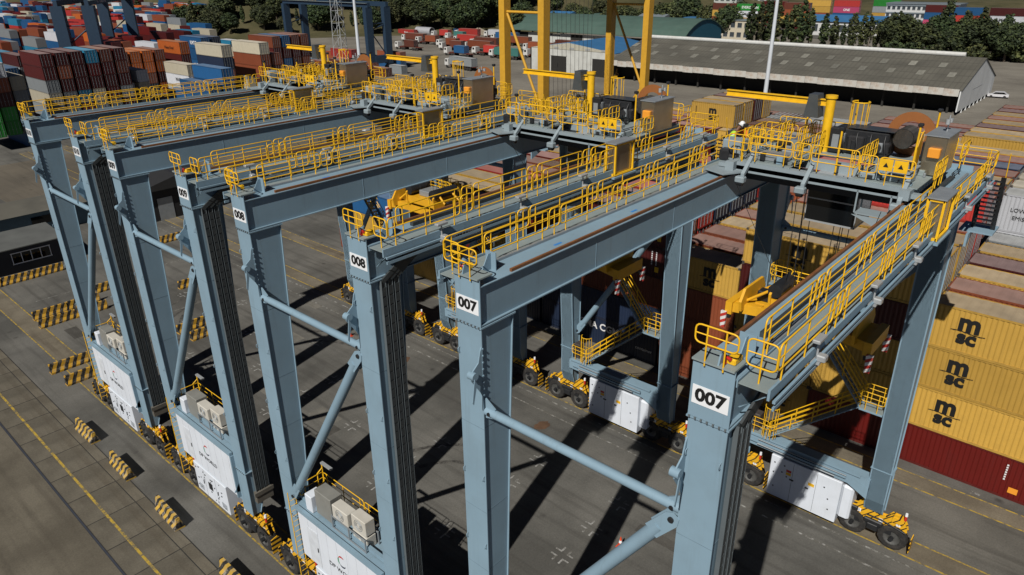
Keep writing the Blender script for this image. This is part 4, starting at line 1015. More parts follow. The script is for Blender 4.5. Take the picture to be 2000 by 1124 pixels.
def msc_logo(o, y, zc, s_=1.0):
    global MSC
    if MSC is None:
        b = MB()
        for t, sz, bd, dx, dy, sx_ in (('m', 1.62, .068, 0, .42, .95), ('sc', 1.22, .058, .0, -.5, 1.02)):
            me = text_mesh(t, sz, INK, bold=bd, sx_=sx_); ys = [v.co.y for v in me.vertices]; cy = (min(ys) + max(ys)) / 2
            b.add([(v.co.x + dx, v.co.y - cy + dy, v.co.z) for v in me.vertices], [list(p_.vertices) for p_ in me.polygons])
        n = 12
        for i in range(n):
            u0, u1 = -.92 + 1.84 * i / n, -.92 + 1.84 * (i + 1) / n
            w = lambda u: -.055 + .05 * math.sin(-u * 3.0); b.add([(u0, w(u0) - .02, .004), (u1, w(u1) - .02, .004), (u1, w(u1) + .025, .004), (u0, w(u0) + .025, .004)], [(0, 1, 2, 3)])
        MSC = b.mesh('logo', INK, fix=False)
    return inst('logo', MSC, o, (-.012, y, zc), face_rot('-x'), (s_, s_, s_))
def side_text(o, s_, size, m_, y, z, **k): return text(s_, size, m_, (-.014, y, z), '-x', o, 'container_lettering', **k)
def mark(o, y, z, m_=WINK, vert=True):
    # small stencilled code near the end of a side
    k = MB()
    for i in range(7): k.box(-.012, -.004, y, y + .1, z - .17 * i, z - .17 * i + .11)
    return tag(k.build('code_lettering', m_, o), kind='stuff')
ORD = ['first', 'second', 'third', 'fourth', 'fifth', 'sixth', 'seventh', 'eighth', 'ninth', 'tenth', 'eleventh', 'twelfth']
X0, PX = 32.69, 2.87
def stack(row, y0, cols, hs, bay, L=12.19, vis=None, x0=X0, grp='containers in the block behind the cranes', word='row back'):
    # cols: colours from the ground up; vis: how many of the top ones to build
    z = 0; out = []
    n = len(cols); vis = n if vis is None else vis
    for t, (c, h) in enumerate(zip(cols, hs)):
        if t >= n - vis:
            tw = 'on the ground' if t == 0 else 'on top' if t == n - 1 else 'in tier %s' % ['one', 'two', 'three', 'four', 'five', 'six', 'seven'][t]
            out.append(container(x0 + PX * row + random.uniform(-.03, .03), y0 + random.uniform(-.04, .04), z, c, '%s container %s, %s %s, %s' % (c, tw, ORD[row], word, bay), L, h - .012, grp))
        else: out.append(None)
        z += h
    return out
HC, SH = 2.9, 2.6
# bay 1: the yellow wall at the right of the picture
b1 = 'rightmost bay'
q = stack(0, -11.21, ['red', 'yellow', 'yellow', 'yellow'], [2.88, HC, HC, HC], b1)
for o in q[1:]: msc_logo(o, 10.15, 1.5)
mark(q[0], 6.2, 2.3); MB().box(-.012, -.004, 5.4, 5.9, .5, .9).build('orange_sticker', ORG, q[0])
for r, c in enumerate(['rust', 'yellow', 'maroon', 'yellow', 'grey']): stack(r + 1, -11.21, [c] * 4, [HC] * 4, b1, vis=1)
q = stack(6, -11.21, ['white'] * 5, [HC] * 5, b1, vis=2)
side_text(q[4], 'CMA CGM', 1.0, INK, 6.3, 1.7, bold=.02, sx_=1.2); side_text(q[4], 'LOW CARBON', .42, INK, 10.1, 1.75); side_text(q[4], 'EMISSION', .42, INK, 10.4, 1.15)
for r, c in enumerate(['beige', 'beige', 'rust', 'grey', 'grey']): stack(r + 7, -11.21, [c] * 5, [HC] * 5, b1, vis=1)
# bay 2: behind crane 007
b2 = 'bay behind the nearest crane'
q = stack(0, 7.3, ['yellow', 'yellow'], [HC, HC], 'left half behind the nearest crane', L=6.06); msc_logo(q[0], 1.9, 1.4, .9)
q2 = stack(0, 1.2, ['red', 'yellow'], [HC, HC], 'right half behind the nearest crane', L=6.06)
for t, (c, z) in enumerate((('yellow', 5.8), ('maroon', 8.4), ('yellow', 11.0))):
    o = container(X0, 1.2, z, c, '%s container %s, first row back, %s' % (c, ['in tier three', 'in tier four', 'on top'][t], b2), 12.19, 2.58, 'containers in the block behind the cranes')
    if t == 2: msc_logo(o, 8.3, 1.35, .95)
for r, c in enumerate(['yellow', 'yellow', 'rust']): stack(r + 1, 1.2, [c] * 5, [2.72] * 5, b2, vis=1)
q = stack(4, 1.2, ['bright red'] * 6, [2.7] * 6, b2, vis=2); mark(q[5], 11.0, 2.2); mark(q[4], 11.2, 2.2)
for r, c in enumerate(['brown', 'rust', 'yellow', 'rust', 'navy', 'rust', 'yellow']): stack(r + 5, 1.2, [c] * 5, [HC] * 5, b2, vis=1)
# bay 3: between cranes 007 and 008
b3 = 'bay between the two nearest cranes'
q = stack(0, 13.5, ['rust', 'rust', 'rust', 'yellow'], [SH] * 4, 'right half between the two nearest cranes', L=6.06); msc_logo(q[3], 2.3, 1.3, .9)
q = stack(0, 19.7, ['navy', 'navy', 'rust', 'maroon', 'maroon'], [SH] * 5, 'left half between the two nearest cranes'); side_text(q[0], 'CMA CGM', .9, WINK, 5.8, 1.75, bold=.02); side_text(q[0], 'container', .42, WINK, 1.2, 1.1)  # second box up: a blue one made navy, its shade put into the colour
for o in q[3:]: mark(o, 1.0, 2.1); mark(o, .6, 2.1); MB().box(-.012, -.004, .4, .75, .5, .95).build('yellow_sticker', YEL, o)
for r, c in enumerate(['rust', 'rust', 'yellow', 'rust', 'yellow']): stack(r + 1, 13.5, [c] * 4, [SH] * 4, 'right half between the two nearest cranes', vis=1, L=6.06)
for r, c in enumerate(['rust', 'bright red', 'navy', 'navy', 'navy', 'bright red']): stack(r + 1, 19.9, [c] * 5, [SH] * 5, 'left half between the two nearest cranes', vis=2)
for r, c in enumerate(['rust', 'yellow', 'yellow', 'maroon', 'rust']): stack(r + 6, 13.5, [c] * 4, [HC] * 4, b3, vis=1, L=6.06)
# bays 4 to 6: behind cranes 008 to 010
q = stack(0, 32.2, ['navy', 'rust', 'yellow', 'red'], [SH] * 4, 'bay behind the third crane', L=6.06)
q = stack(0, 38.5, ['yellow', 'yellow', 'red', 'red'], [SH] * 4, 'far bay behind the third crane')
for r, c in enumerate(['yellow', 'yellow', 'bright red', 'rust', 'rust', 'red', 'yellow']): stack(r + 1, 38.5, [c] * 4, [SH] * 4, 'far bay behind the third crane', vis=1)
q = stack(0, 51.0, ['rust', 'yellow', 'blue'], [SH] * 3, 'bay behind the farthest crane')
for r, c in enumerate(['brown', 'rust', 'maroon', 'blue', 'rust']): stack(r + 1, 51.0, [c] * 3, [SH] * 3, 'bay behind the farthest crane', vis=1)
for r, c in enumerate(['yellow', 'rust', 'rust', 'yellow', 'maroon', 'rust']): stack(r + 5, 32.3, [c] * 4, [SH] * 4, 'bay behind the second crane', vis=1)
# the next block, seen beyond the trolley of crane 007
g2 = 'containers in the second block'
XB = 71.0
def blk(row, y0, cols, bay, vis=1, hs=None, L=12.19): return stack(row, y0, cols, hs or [HC] * len(cols), bay, L, vis, XB, g2, 'row, second block')
for y0, cols, bay in ((-4.0, ['yellow', 'yellow', 'maroon', 'yellow', 'rust', 'yellow', 'maroon', 'rust'], 'bay at the right picture border'),
                      (8.9, ['rust', 'yellow', 'rust', 'yellow', 'yellow', 'rust', 'maroon', 'rust'], 'bay beyond the hoist drum')):
    for r, c in enumerate(cols):
        q = blk(r, y0, [c] * 5 if y0 < 0 else [c] * 4, bay, vis=1 if r else 2)
        if r == 0 and y0 < 0: msc_logo(q[4], 3.9, 1.45); mark(q[4], 11.2, 2.2, INK)
q = blk(0, 21.5, ['navy'] * 4, 'bay beyond the two workers', vis=1); side_text(q[3], 'CMA CGM', .9, WINK, 6.0, 1.4, bold=.02)
for r, c in enumerate(['grey', 'rust', 'rust', 'grey', 'grey']): blk(r + 1, 21.5, [c] * 4, 'bay beyond the two workers')
q = blk(0, 28.9, ['yellow'] * 4, 'bay with the lone yellow wall', vis=2, L=6.06); msc_logo(q[3], 2.5, 1.45, .9); mark(q[3], 5.3, 2.2, INK)
for r, c in enumerate(['yellow', 'rust', 'yellow', 'grey', 'rust']): blk(r + 1, 28.9, [c] * 4, 'bay with the lone yellow wall', L=6.06)
q = blk(0, 35.2, ['red'] * 4, 'bay left of the lone yellow wall', vis=2, L=6.06); mark(q[3], .7, 2.2)
for r, c in enumerate(['rust', 'maroon', 'rust', 'yellow', 'rust']): blk(r + 1, 35.2, [c] * 4, 'bay left of the lone yellow wall', L=6.06)
q = stack(0, 33.6, ['yellow'] * 5, [HC] * 5, 'raised group by the yellow gantry', 6.06, 1, 72.6, g2, 'row, second block'); msc_logo(q[4], 3.0, 1.45, .9); mark(q[4], 5.3, 2.2, INK)
for r, c in enumerate(['yellow', 'maroon', 'yellow']): stack(r + 1, 33.6, [c] * 5, [HC] * 5, 'raised group by the yellow gantry', 6.06, 1, 72.6, g2, 'row, second block')
for r, c in enumerate(['red', 'rust', 'rust', 'yellow']): blk(r, 41.6, [c] * 4, 'bay by the green wrapped cargo')
for r, c in enumerate(['brown', 'maroon', 'rust']): blk(r, 54.0, [c] * 2, 'low bay by the green wrapped cargo', vis=2)
# ---------------------------------------------------------------- the yard at the left: containers stacked with their ends to the camera
g3 = 'containers stacked in the far yard'
PH = {}
def ystack(x, y, cols, place, h=2.6, L=12.19, vis=None):
    n = len(cols); vis = vis or n
    for t in range(n - vis, n):
        tw = 'lowest' if t == 0 else 'topmost' if t == n - 1 else '%s from the ground' % ORD[t]
        o = container(x, y, h * t, cols[t], '%s container, %s, %s' % (cols[t], tw, place), L, h - .012, g3); PH[(place, t)] = o
    return o
ystack(80.7, 188.3, ['brown', 'brown', 'blue', 'blue', 'blue'], 'blue lettered stack beyond the farthest crane', 2.9, vis=3)
for t in (2, 4): side_text(PH[('blue lettered stack beyond the farthest crane', t)], 'KMTC', 1.3, WINK, 4.6, 1.35, bold=.03)
ystack(83.7, 188.2, ['navy', 'blue', 'navy', 'blue', 'navy'], 'stack right beside the blue lettered one', 2.9, vis=2)
ystack(67.2, 151.8, ['brown', 'brown', 'brown', 'rust', 'navy', 'beige'], 'stack topped by a long beige box', vis=3)
ystack(57.0, 133.4, ['bright red', 'blue', 'blue', 'blue', 'blue'], 'all blue stack behind the farthest rails', vis=4)
ystack(54.0, 133.6, ['brown', 'blue', 'blue', 'blue'], 'ring marked blue stack behind the farthest crane', vis=3)
ystack(66.4, 168.2, ['brown', 'beige', 'white', 'beige'], 'dirty beige stack near the picture top left', vis=3)
side_text(PH[('dirty beige stack near the picture top left', 2)], 'MAERSK', 1.2, INK, 5.0, 1.3); side_text(PH[('dirty beige stack near the picture top left', 1)], 'MAERSK', 1.0, INK, 5.0, 1.3)
ystack(54.3, 167.4, ['rust', 'beige', 'beige', 'white'], 'pale stack with an open frame end', vis=3); side_text(PH[('pale stack with an open frame end', 3)], 'MAERSK', 1.0, INK, 6.0, 1.3)
ystack(51.2, 168.0, ['rust', 'white', 'white'], 'white pair left of the pale stack', vis=2); side_text(PH[('white pair left of the pale stack', 2)], 'MAERSK', 1.0, INK, 6.0, 1.3)
ystack(62.5, 160.0, ['rust', 'blue'], 'low blue stack behind the rails', vis=1)
ystack(70.9, 180.0, ['orange', 'rust', 'orange', 'maroon', 'orange'], 'stack with an orange lettered top', 2.9, vis=3); side_text(PH[('stack with an orange lettered top', 4)], 'Hapag-Lloyd', 1.0, INK, 6.0, 1.35)
for i, (x, cs) in enumerate(((56.8, ['orange', 'orange', 'orange', 'orange', 'rust']), (59.7, ['rust', 'orange', 'navy', 'orange', 'orange']), (62.6, ['orange', 'navy', 'rust', 'orange', 'orange']), (65.6, ['orange', 'orange', 'maroon', 'orange', 'rust']))):
    ystack(x, 182.5, cs, '%s of four orange stacks by the dark gantry' % ORD[i], vis=4)
ystack(75.5, 150.3, ['brown', 'brown', 'brown', 'rust', 'rust', 'beige'], 'tall stack with a beige top by the black machinery', vis=3)
ystack(78.4, 150.6, ['brown', 'rust', 'rust', 'brown', 'rust'], 'rust stack beside the tall beige topped one', vis=2)
for i, (x, c) in enumerate(((93.7, 'rust'), (96.6, 'blue'), (99.5, 'brown'), (102.4, 'rust'))): ystack(x, 175.0, [c, 'brown', c, 'maroon', c], '%s stack behind the lattice tower' % ORD[i], 2.9, vis=3)
endc = [['grey', 'grey', 'beige', 'grey', 'maroon', 'maroon'], ['maroon', 'grey', 'grey', 'maroon', 'rust', 'maroon'], ['red', 'red', 'sky blue', 'maroon', 'maroon', 'maroon'], ['grey', 'grey', 'beige', 'maroon', 'red', 'sky blue'], ['navy', 'grey', 'maroon', 'maroon', 'maroon', 'brown'], ['maroon', 'maroon', 'grey', 'maroon', 'brown', 'maroon']]
for i, cs in enumerate(endc): ystack(35.4 + 2.87 * i, 165.4, cs, '%s stack of the wall of container ends' % ORD[i], vis=5)
for i, cs in enumerate((['navy', 'green', 'green', 'green', 'maroon', 'grey'], ['green', 'green', 'green', 'maroon', 'rust', 'white'], ['blue', 'grey', 'grey', 'grey', 'beige'])): ystack(20.9 + 2.87 * i, 153.5 + i * .8, cs, '%s stack of the green ended group at the border' % ORD[i], vis=5)
for i, cs in enumerate((['rust', 'white', 'rust', 'white'], ['maroon', 'white', 'brown', 'rust', 'white'])): ystack(27.6 + 2.87 * i, 182.0, cs, '%s mixed stack behind the green ended group' % ORD[i], vis=3)
random.seed(11)
pool = ['maroon', 'brown', 'rust', 'maroon', 'white', 'grey', 'red', 'blue', 'beige', 'orange', 'navy', 'orange', 'rust', 'white', 'blue', 'sky blue', 'orange', 'red']
fill = []
for bi, (xa, n, ys) in enumerate(((34, 6, (196, 209, 222, 240)), (56, 9, (200, 213, 226, 246)), (92, 6, (188, 201, 216, 234)))):
    for y in ys:
        for i in range(n):
            t = random.choice((2, 3, 3, 4, 4, 5)) if y < 230 else random.choice((2, 3, 4, 5, 5))
            c = [random.choice(pool) for _ in range(t)]
            pl_ = '%s column, %s back bay %s' % (ORD[i], ORD[ys.index(y)], ('by the left gantry', 'amid the dark gantries', 'by the lattice tower')[bi])
            if NCON[0] < 292: ystack(xa + 2.87 * i, y + random.uniform(-.3, .3), c, pl_, vis=2 if random.random() < .4 else 1)
            else: fill.append((xa + 2.87 * i, y, t))
# what is too far away to tell apart stays one mass
fm = MB(); fc = ['maroon', 'rust', 'orange', 'grey', 'red', 'blue', 'white', 'blue', 'brown', 'beige', 'bright red', 'sky blue']
fill += [(x, y, random.choice((2, 3, 4, 5))) for y in range(262, 640, 14) for x in [-20 + 2.9 * i + (y - 262) * .32 for i in range(50 if y < 420 else 62)] if random.random() < .78 and (x + 14) / (y + 6) < .53]
for x, y, t in fill:
    for k in range(t):
        fm.m(random.randrange(len(fc))); fm.box(x, x + 2.44, y, y + 12.1, 2.6 * k + .02, 2.6 * k + 2.58)
tag(fm.build('distant_container_stacks', [cmats(c)[0] for c in fc], None, fix=False), 'mass of many coloured containers stacked far off at the top left', 'container stacks', kind='stuff')

# ---------------------------------------------------------------- other gantry cranes
def gantry(name, m_, span=23.5, w=7.0, H=21., rails=True, lx=.6, ly=.5):
    G = empty(name)
    for x in (0, span):
        for y in (0, w):
            b = MB(); xi = lx * .9
            b.hexa([(x - xi, y - ly, 1.8), (x + xi, y - ly, 1.8), (x + xi, y + ly, 1.8), (x - xi, y + ly, 1.8)], [(x - lx * 1.15, y - ly, H), (x + lx * 1.15, y - ly, H), (x + lx * 1.15, y + ly, H), (x - lx * 1.15, y + ly, H)])
            l_ = b.build('leg', m_, G)
            for s_ in (-1, 1): inst('wheel', WHEEL, l_, (x, y + s_ * 1.0, .8))
            MB().prism([(y - 1.7, 1.0), (y + 1.7, 1.0), (y + .8, 1.9), (y - .8, 1.9)], 0, x - .25, x + .25).build('bogie', m_, l_)
        MB().box(x - .3, x + .3, .5, w - .5, 2.6, 3.4).build('sill_beam', m_, G)
        MB().tube([(x, .5, H - 5), (x, w - .5, H - 5)], .18, 8).build('horizontal_brace', m_, G)
        MB().tube([(x, .5, 12.5), (x, w - .5, H - 5.2)], .2, 8).build('diagonal_brace', m_, G)
        MB().tube([(x, .5, 12.3), (x, w - .5, 4.2)], .2, 8).build('diagonal_brace', m_, G)
    for y in (0, w):
        b = MB(); b.box(-1.0, span + 1.0, y - .5, y + .5, H, H + 1.4); g = b.build('girder', m_, G)
        if rails:
            for i in range(8): inst('guardrail', guard_mesh(2.8), g, (-.5 + 3.1 * i, y + (1.0 if y else -1.0), H + 1.3))
        MB().box(-1, span + 1, y + (.5 if y else -1.1), y + (1.1 if y else -.5), H + 1.2, H + 1.28).build('walkway', DECK, g)
    b = MB(); b.bbox(span * .55, span * .55 + 5, .2, w - .2, H + 1.5, H + 3.6, .1); b.build('trolley_house', mat('dark_trolley', (.05, .06, .07), .5), G)
    b = MB(); b.bbox(span * .55, span * .55 + 1.8, 1, 2.8, H - 1.9, H + .3, .1); b.build('operator_cab', GLASS, G)
    b = MB(); b.bbox(span - .8, span + .9, 1.2, w - 1.2, 2.2, 4.6, .05); b.build('power_house', m_, G)
    return G
DBL = mat('dark_blue_crane_paint', (.022, .045, .078), .45, var=.1)
DYE = mat('warm_yellow_crane_paint', (.62, .34, .03), .5, var=.08, dirt=.2, dcol=(.35, .2, .03))
g = gantry('gantry_crane', DBL, 47., 7.5, 22.5, True, 1.1, 1.5); g.location = (84, 258, 0); g.rotation_euler = (0, 0, R(-123.6)); tag(g, 'dark blue gantry crane standing over the orange container stacks', 'gantry crane', 'dark blue gantry cranes'); gA = g
c = gantry('gantry_crane', DBL, 53., 7.0, 19.5, True, .8, 1.2); c.location = (142, 244, 0); c.rotation_euler = (0, 0, R(-94)); tag(c, 'dark blue gantry crane behind the lattice tower and white lamp post', 'gantry crane', 'dark blue gantry cranes')
o = text('012      KONECRANES', 1.0, WINK, (34, 8.03, 23.2), '-y', gA); o.rotation_euler = (R(90), 0, R(180))
g = gantry('gantry_crane', DYE, 26., 7.0, 30.); g.location = (64.5, 58, 0); tag(g, 'tall yellow gantry crane legs with lattice stair before the grey warehouse', 'gantry crane')
b = MB(); b.bar((23.5, 3.4, 14.5), (23.5, 6.2, 6.0), .06); b.bar((23.5, 3.9, 14.7), (23.5, 6.7, 6.2), .06)
for i in range(14):
    t = i / 13; b.bar((23.5, 3.4 + 2.8 * t, 14.5 - 8.5 * t), (23.5, 3.9 + 2.8 * t, 14.7 - 8.5 * t), .05); b.bar((23.0, 3.4 + 2.8 * t, 15.4 - 8.5 * t), (23.0, 3.4 + 2.8 * t, 14.4 - 8.5 * t), .05)
b.bar((23.0, 3.4, 15.4), (23.0, 6.2, 6.9), .06); b.build('lattice_stair', mat('dull_yellow', (.35, .2, .04), .6), g)
b = MB(); b.tube([(.9, -.2, 1), (.9, -.2, 30)], .13, 8); b.build('cable_pipe', LAMP, g)
for i in range(10): MB().tube([(6 + 1.1 * i, 3.6, 31), (7 + 1.0 * i, 3.6, 9 + (i % 3))], .03, 4).build('hoist_rope', ROPE, g)
b = MB(); b.box(22.3, 24.9, -.9, .9, 9.4, 9.5); po = b.build('service_platform', DYE, g)
for x in (22.3, 24.9): inst('guardrail', guard_mesh(1.8), po, (x, -.9, 9.5), (0, 0, R(90)))

# lamp posts and lattice tower
def lamp_post(x, y, h, lab):
    b = MB(); b.tube([(0, 0, 0), (0, 0, h)], [.42, .2], 12); b.box(-.6, .6, -.6, .6, 0, .35); o = b.build('lamp_post', mat('white_post_paint', (.62, .66, .70), .4, var=.05), None, (x, y, 0))
    k = MB(); k.tube([(.9 * math.cos(a * .524), .9 * math.sin(a * .524), h) for a in range(12)], .07, 5, closed=True)
    for a in range(8): k.bbox(.9 * math.cos(a * .785) - .25, .9 * math.cos(a * .785) + .25, .9 * math.sin(a * .785) - .2, .9 * math.sin(a * .785) + .2, h - .4, h - .1, .05)
    k.build('lamp_ring', LAMP, o)
    return tag(o, lab, 'lamp post', 'tall white lamp posts')
lamp_post(77.3, 115.9, 36, 'tall white lamp post between the hoist trolleys of the two farthest cranes')
lamp_post(107.6, 44.6, 36, 'thin white lamp post standing before the grey warehouse')
b = MB(); hw = lambda z: 1.55 - z * .024
for sx_, sy_ in ((-1, -1), (1, -1), (1, 1), (-1, 1)): b.bar((sx_ * hw(0), sy_ * hw(0), 0), (sx_ * hw(34), sy_ * hw(34), 34), .14)
z = 0
while z < 33:
    a, c = hw(z), hw(z + 3)
    for (p0, p1) in (((-1, -1), (1, -1)), ((1, -1), (1, 1)), ((1, 1), (-1, 1)), ((-1, 1), (-1, -1))):
        b.bar((p0[0] * a, p0[1] * a, z), (p1[0] * c, p1[1] * c, z + 3), .07); b.bar((p0[0] * a, p0[1] * a, z), (p1[0] * a, p1[1] * a, z), .06)
    z += 3
tw = b.build('lattice_tower', mat('galvanised_lattice', (.45, .47, .47), .5, metal=.2), None, (103, 158, 0)); tw.rotation_euler = (0, 0, .35)
tag(tw, 'open steel lattice tower behind the farthest crane trolley', 'tower')

# ---------------------------------------------------------------- warehouse, sheds, offices
WROOF = mat('fibre_cement_roof', (.105, .10, .082), .85, var=.25, scale=.15, dirt=.6, dcol=(.055, .053, .046), dscale=.2)
FASC = mat('rust_streaked_white_metal', (.50, .49, .45), .6, var=.15, scale=.8, dirt=.7, dcol=(.28, .15, .07), dscale=.5)
PALE = mat('pale_grey_cladding', (.66, .68, .68), .6, var=.08, scale=.3, dirt=.3, dcol=(.28, .28, .27), dscale=.2)
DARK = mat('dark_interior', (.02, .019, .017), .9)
SKYL = mat('roof_skylight', (.21, .205, .175), .5, var=.3, objvar=.35)
wh = empty('warehouse', (171, 27, 0)); tag(wh, 'long warehouse with grey roof, white gable end and dark open front', 'warehouse')
Lw = 91.
pr = [(0, 5.1), (16, 10.3), (33, 4.6)]
b = MB(); b.prism([(-3.0, 5.3), (16, 10.3), (16, 10.5), (-3.0, 5.5)], 1, -.4, Lw); b.build('roof', WROOF, wh)
b = MB(); b.prism([(16, 10.3), (33.5, 4.5), (33.5, 4.7), (16, 10.5)], 1, -.4, Lw); b.build('roof', WROOF, wh)
lp = MB()
for i in range(84): y_ = .3 + 1.08 * i; lp.hexa([(-2.98, y_, 5.5), (-2.98, y_ + .08, 5.5), (-2.98, y_ + .08, 5.54), (-2.98, y_, 5.54)], [(15.9, y_, 10.46), (15.9, y_ + .08, 10.46), (15.9, y_ + .08, 10.52), (15.9, y_, 10.52)])
for k_ in range(1, 5): x_ = -3 + 3.8 * k_; lp.box(x_, x_ + .12, -.4, Lw, 5.5 + (x_ + 3) * .2632, 5.575 + (x_ + 3) * .2632)
tag(lp.build('roof_sheet_lap', mat('roof_lap', (.075, .072, .06), .9), wh), kind='stuff')
fme = MB().box(0, .06, 0, 3.0, 0, 1.5).mesh('fascia_panel', FASC)
for i in range(30): inst('fascia_panel', fme, wh, (-3.1 + random.uniform(-.05, .05), .1 + 3.03 * i, 4.2 + random.uniform(-.12, .05)))
sk = MB().prism([(0, 0), (2.6, .684), (2.6, .724), (0, .04)], 1, 0, 1.5).mesh('skylight', SKYL)
for i in range(14):
    for k, x in enumerate((3.4, 8.6)): inst('skylight', sk, wh, (x, 3 + 6.4 * i + 3.2 * k, 5.56 + (x + 3.0) * .2632))
b = MB(); b.tube([(16, 4, 10.9), (16, Lw, 10.9)], .55, 10); b.build('ridge_vent', mat('white_vent', (.55, .56, .54), .6, var=.1, dirt=.4, dcol=(.35, .3, .24)), wh)
b = MB(); b.prism([(-2.9, 0.8), (33, .8), (33, 4.6), (16, 10.25), (-2.9, 5.25)], 1, -.25, .0); ge = b.build('gable_wall', PALE, wh)
k = MB(); k.box(9, 19, -.28, -.25, 4.2, 4.3); k.build('gable_louvre', mat('louvre_grey', (.3, .31, .31), .7), ge)
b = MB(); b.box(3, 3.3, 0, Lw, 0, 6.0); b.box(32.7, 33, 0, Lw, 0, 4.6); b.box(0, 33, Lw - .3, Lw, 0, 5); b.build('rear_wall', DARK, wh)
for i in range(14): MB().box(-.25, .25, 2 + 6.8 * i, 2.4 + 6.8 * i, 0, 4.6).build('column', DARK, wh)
for i in range(8): MB().box(2 + 4 * i, 2.3 + 4 * i, -.3, -.05, 0, .8).build('plinth_post', PALE, wh)
# white workshop at the far end of the warehouse
ws = empty('workshop', (171, 118.5, 0)); tag(ws, 'white workshop with two dark doorways and a blue roof', 'workshop')
WW = mat('whitewashed_wall', (.52, .53, .50), .7, var=.08, scale=.5, dirt=.45, dcol=(.3, .28, .24), dscale=.4)
b = MB(); b.box(0, .4, 0, 32, 0, 7.2); b.box(0, 26, 31.6, 32, 0, 7.2); b.build('wall', WW, ws)
b = MB(); b.prism([(0, 7.2), (32, 7.2), (17, 9.2)], 0, -.1, .5); b.build('pediment', mat('beige_pediment', (.42, .40, .32), .7), ws)
for y0 in (1.5, 17.5):
    d = MB().box(-.06, .02, y0, y0 + 6, 0, 5.2).build('doorway', DARK, ws)
    MB().box(-.12, -.06, y0 - .3, y0 + 6.3, 5.2, 5.6).build('lintel', WW, d)
for i in range(5): MB().box(-.16, -.1, 2.5 + 6 * i, 4.2 + 6 * i, 7.35, 7.9).build('vent_window', mat('louvre_grey', (.3, .31, .31), .7), ws)
BRF = mat('blue_sheet_roof', (.04, .15, .32), .5, var=.1, scale=.3, dirt=.3, dcol=(.1, .15, .2))
b = MB(); b.prism([(-.3, 7.1), (17, 9.4), (17, 9.2), (-.3, 6.9)], 0, .5, 27); b.prism([(17, 9.4), (32.3, 7.1), (32.3, 6.9), (17, 9.2)], 0, .5, 27); b.build('roof', BRF, ws)
# green roofed shed with a blue end
gs = empty('shed', (246, 136, 0)); tag(gs, 'long green roofed shed with white front and blue end wall', 'shed')
GRF = mat('green_sheet_roof', (.065, .115, .095), .6, var=.12, scale=.2, dirt=.3, dcol=(.11, .13, .11))
n = 10; pts = [(-2 + 34 * i / n, 5.2 + 6.3 * math.sin(math.pi * (i / n)) ** .8) for i in range(n + 1)]
b = MB(); b.prism(pts + [(q[0], q[1] - .3) for q in reversed(pts)], 1, 0, 92); b.build('roof', GRF, gs)
b = MB(); b.prism([(0, 0), (30, 0)] + [(q[0], q[1] - .35) for q in reversed(pts[1:-1])], 1, .4, .8); b.build('end_wall', mat('blue_end_wall', (.015, .10, .16), .6), gs)
for i in range(15): MB().box(0, .3, 1 + 6.05 * i, 6.8 + 6.05 * i, 0, 4.2 if i % 5 else 3.4).build('wall_panel', WW if i % 5 != 3 else DARK, gs)
# office block, blue roofed hall and far houses
def building(name, x, y, w, d, h, m_, rm, lab, cat, nf=2, nw=8, roof='flat'):
    B = empty(name, (x, y, 0)); tag(B, lab, cat)
    MB().box(0, d, 0, w, 0, h).build('wall', m_, B)
    if roof == 'flat': MB().box(-.4, d + .4, -.4, w + .4, h, h + .4).build('roof', rm, B)
    else: 
        b_ = MB(); b_.prism([(-.8, h), (d / 2, h + d * .16), (d + .8, h)], 1, -.8, w + .8); b_.build('roof', rm, B)
    wm = MB().box(-.07, .02, 0, w / nw * .62, 0, h / nf * .5).mesh('window', mat('window_glass', (.05, .06, .07), .2)); fm_ = MB().box(-.12, -.07, -.08, w / nw * .62 + .08, -.12, 0).mesh('sill', WW)
    for f in range(nf):
        for i in range(nw):
            o = inst('window', wm, B, (0, w / nw * (i + .19), h / nf * (f + .28))); inst('sill', fm_, o)
    return B
OFW = mat('white_office_render', (.56, .57, .56), .6, var=.05); OFG = mat('office_grey_band', (.16, .19, .21), .6)
ob = building('office_building', 371, 72, 30, 14, 13.5, OFW, OFG, 'white office block with bands of windows above the trees', 'office', 4, 14)
for f in range(4): MB().box(-.3, .0, -.2, 30.2, 3.2 * f + 3.0, 3.2 * f + 3.55).build('floor_band', OFG, ob)
building('hall', 350, 92, 40, 16, 6.2, OFW, BRF, 'low hall with a blue pitched roof behind columnar trees', 'hall', 1, 10, 'gable')
random.seed(5)
hp = [(430, 330, 'white'), (445, 300, 'cream'), (470, 350, 'pink'), (460, 270, 'white'), (440, 240, 'grey'), (410, 225, 'white'), (480, 250, 'cream'), (500, 220, 'white'), (430, 205, 'pale'), (470, 200, 'grey')]
HC_ = {'white': (.55, .55, .53), 'cream': (.5, .45, .35), 'pink': (.5, .35, .3), 'grey': (.35, .35, .34), 'pale': (.45, .47, .45)}
for i, (x, y, c) in enumerate(hp):
    B = building('house', x, y, random.uniform(10, 18), 9, random.uniform(5, 9), mat('house_' + c, HC_[c], .7), GRF if i % 3 == 0 else OFG, '%s house, %s along the hillside above the green shed' % (c, ORD[i]), 'house', 2, 4, 'gable' if i % 2 else 'flat')
    B.location.z = 9 + random.uniform(-2, 5)
    B['group'] = 'houses on the hillside'
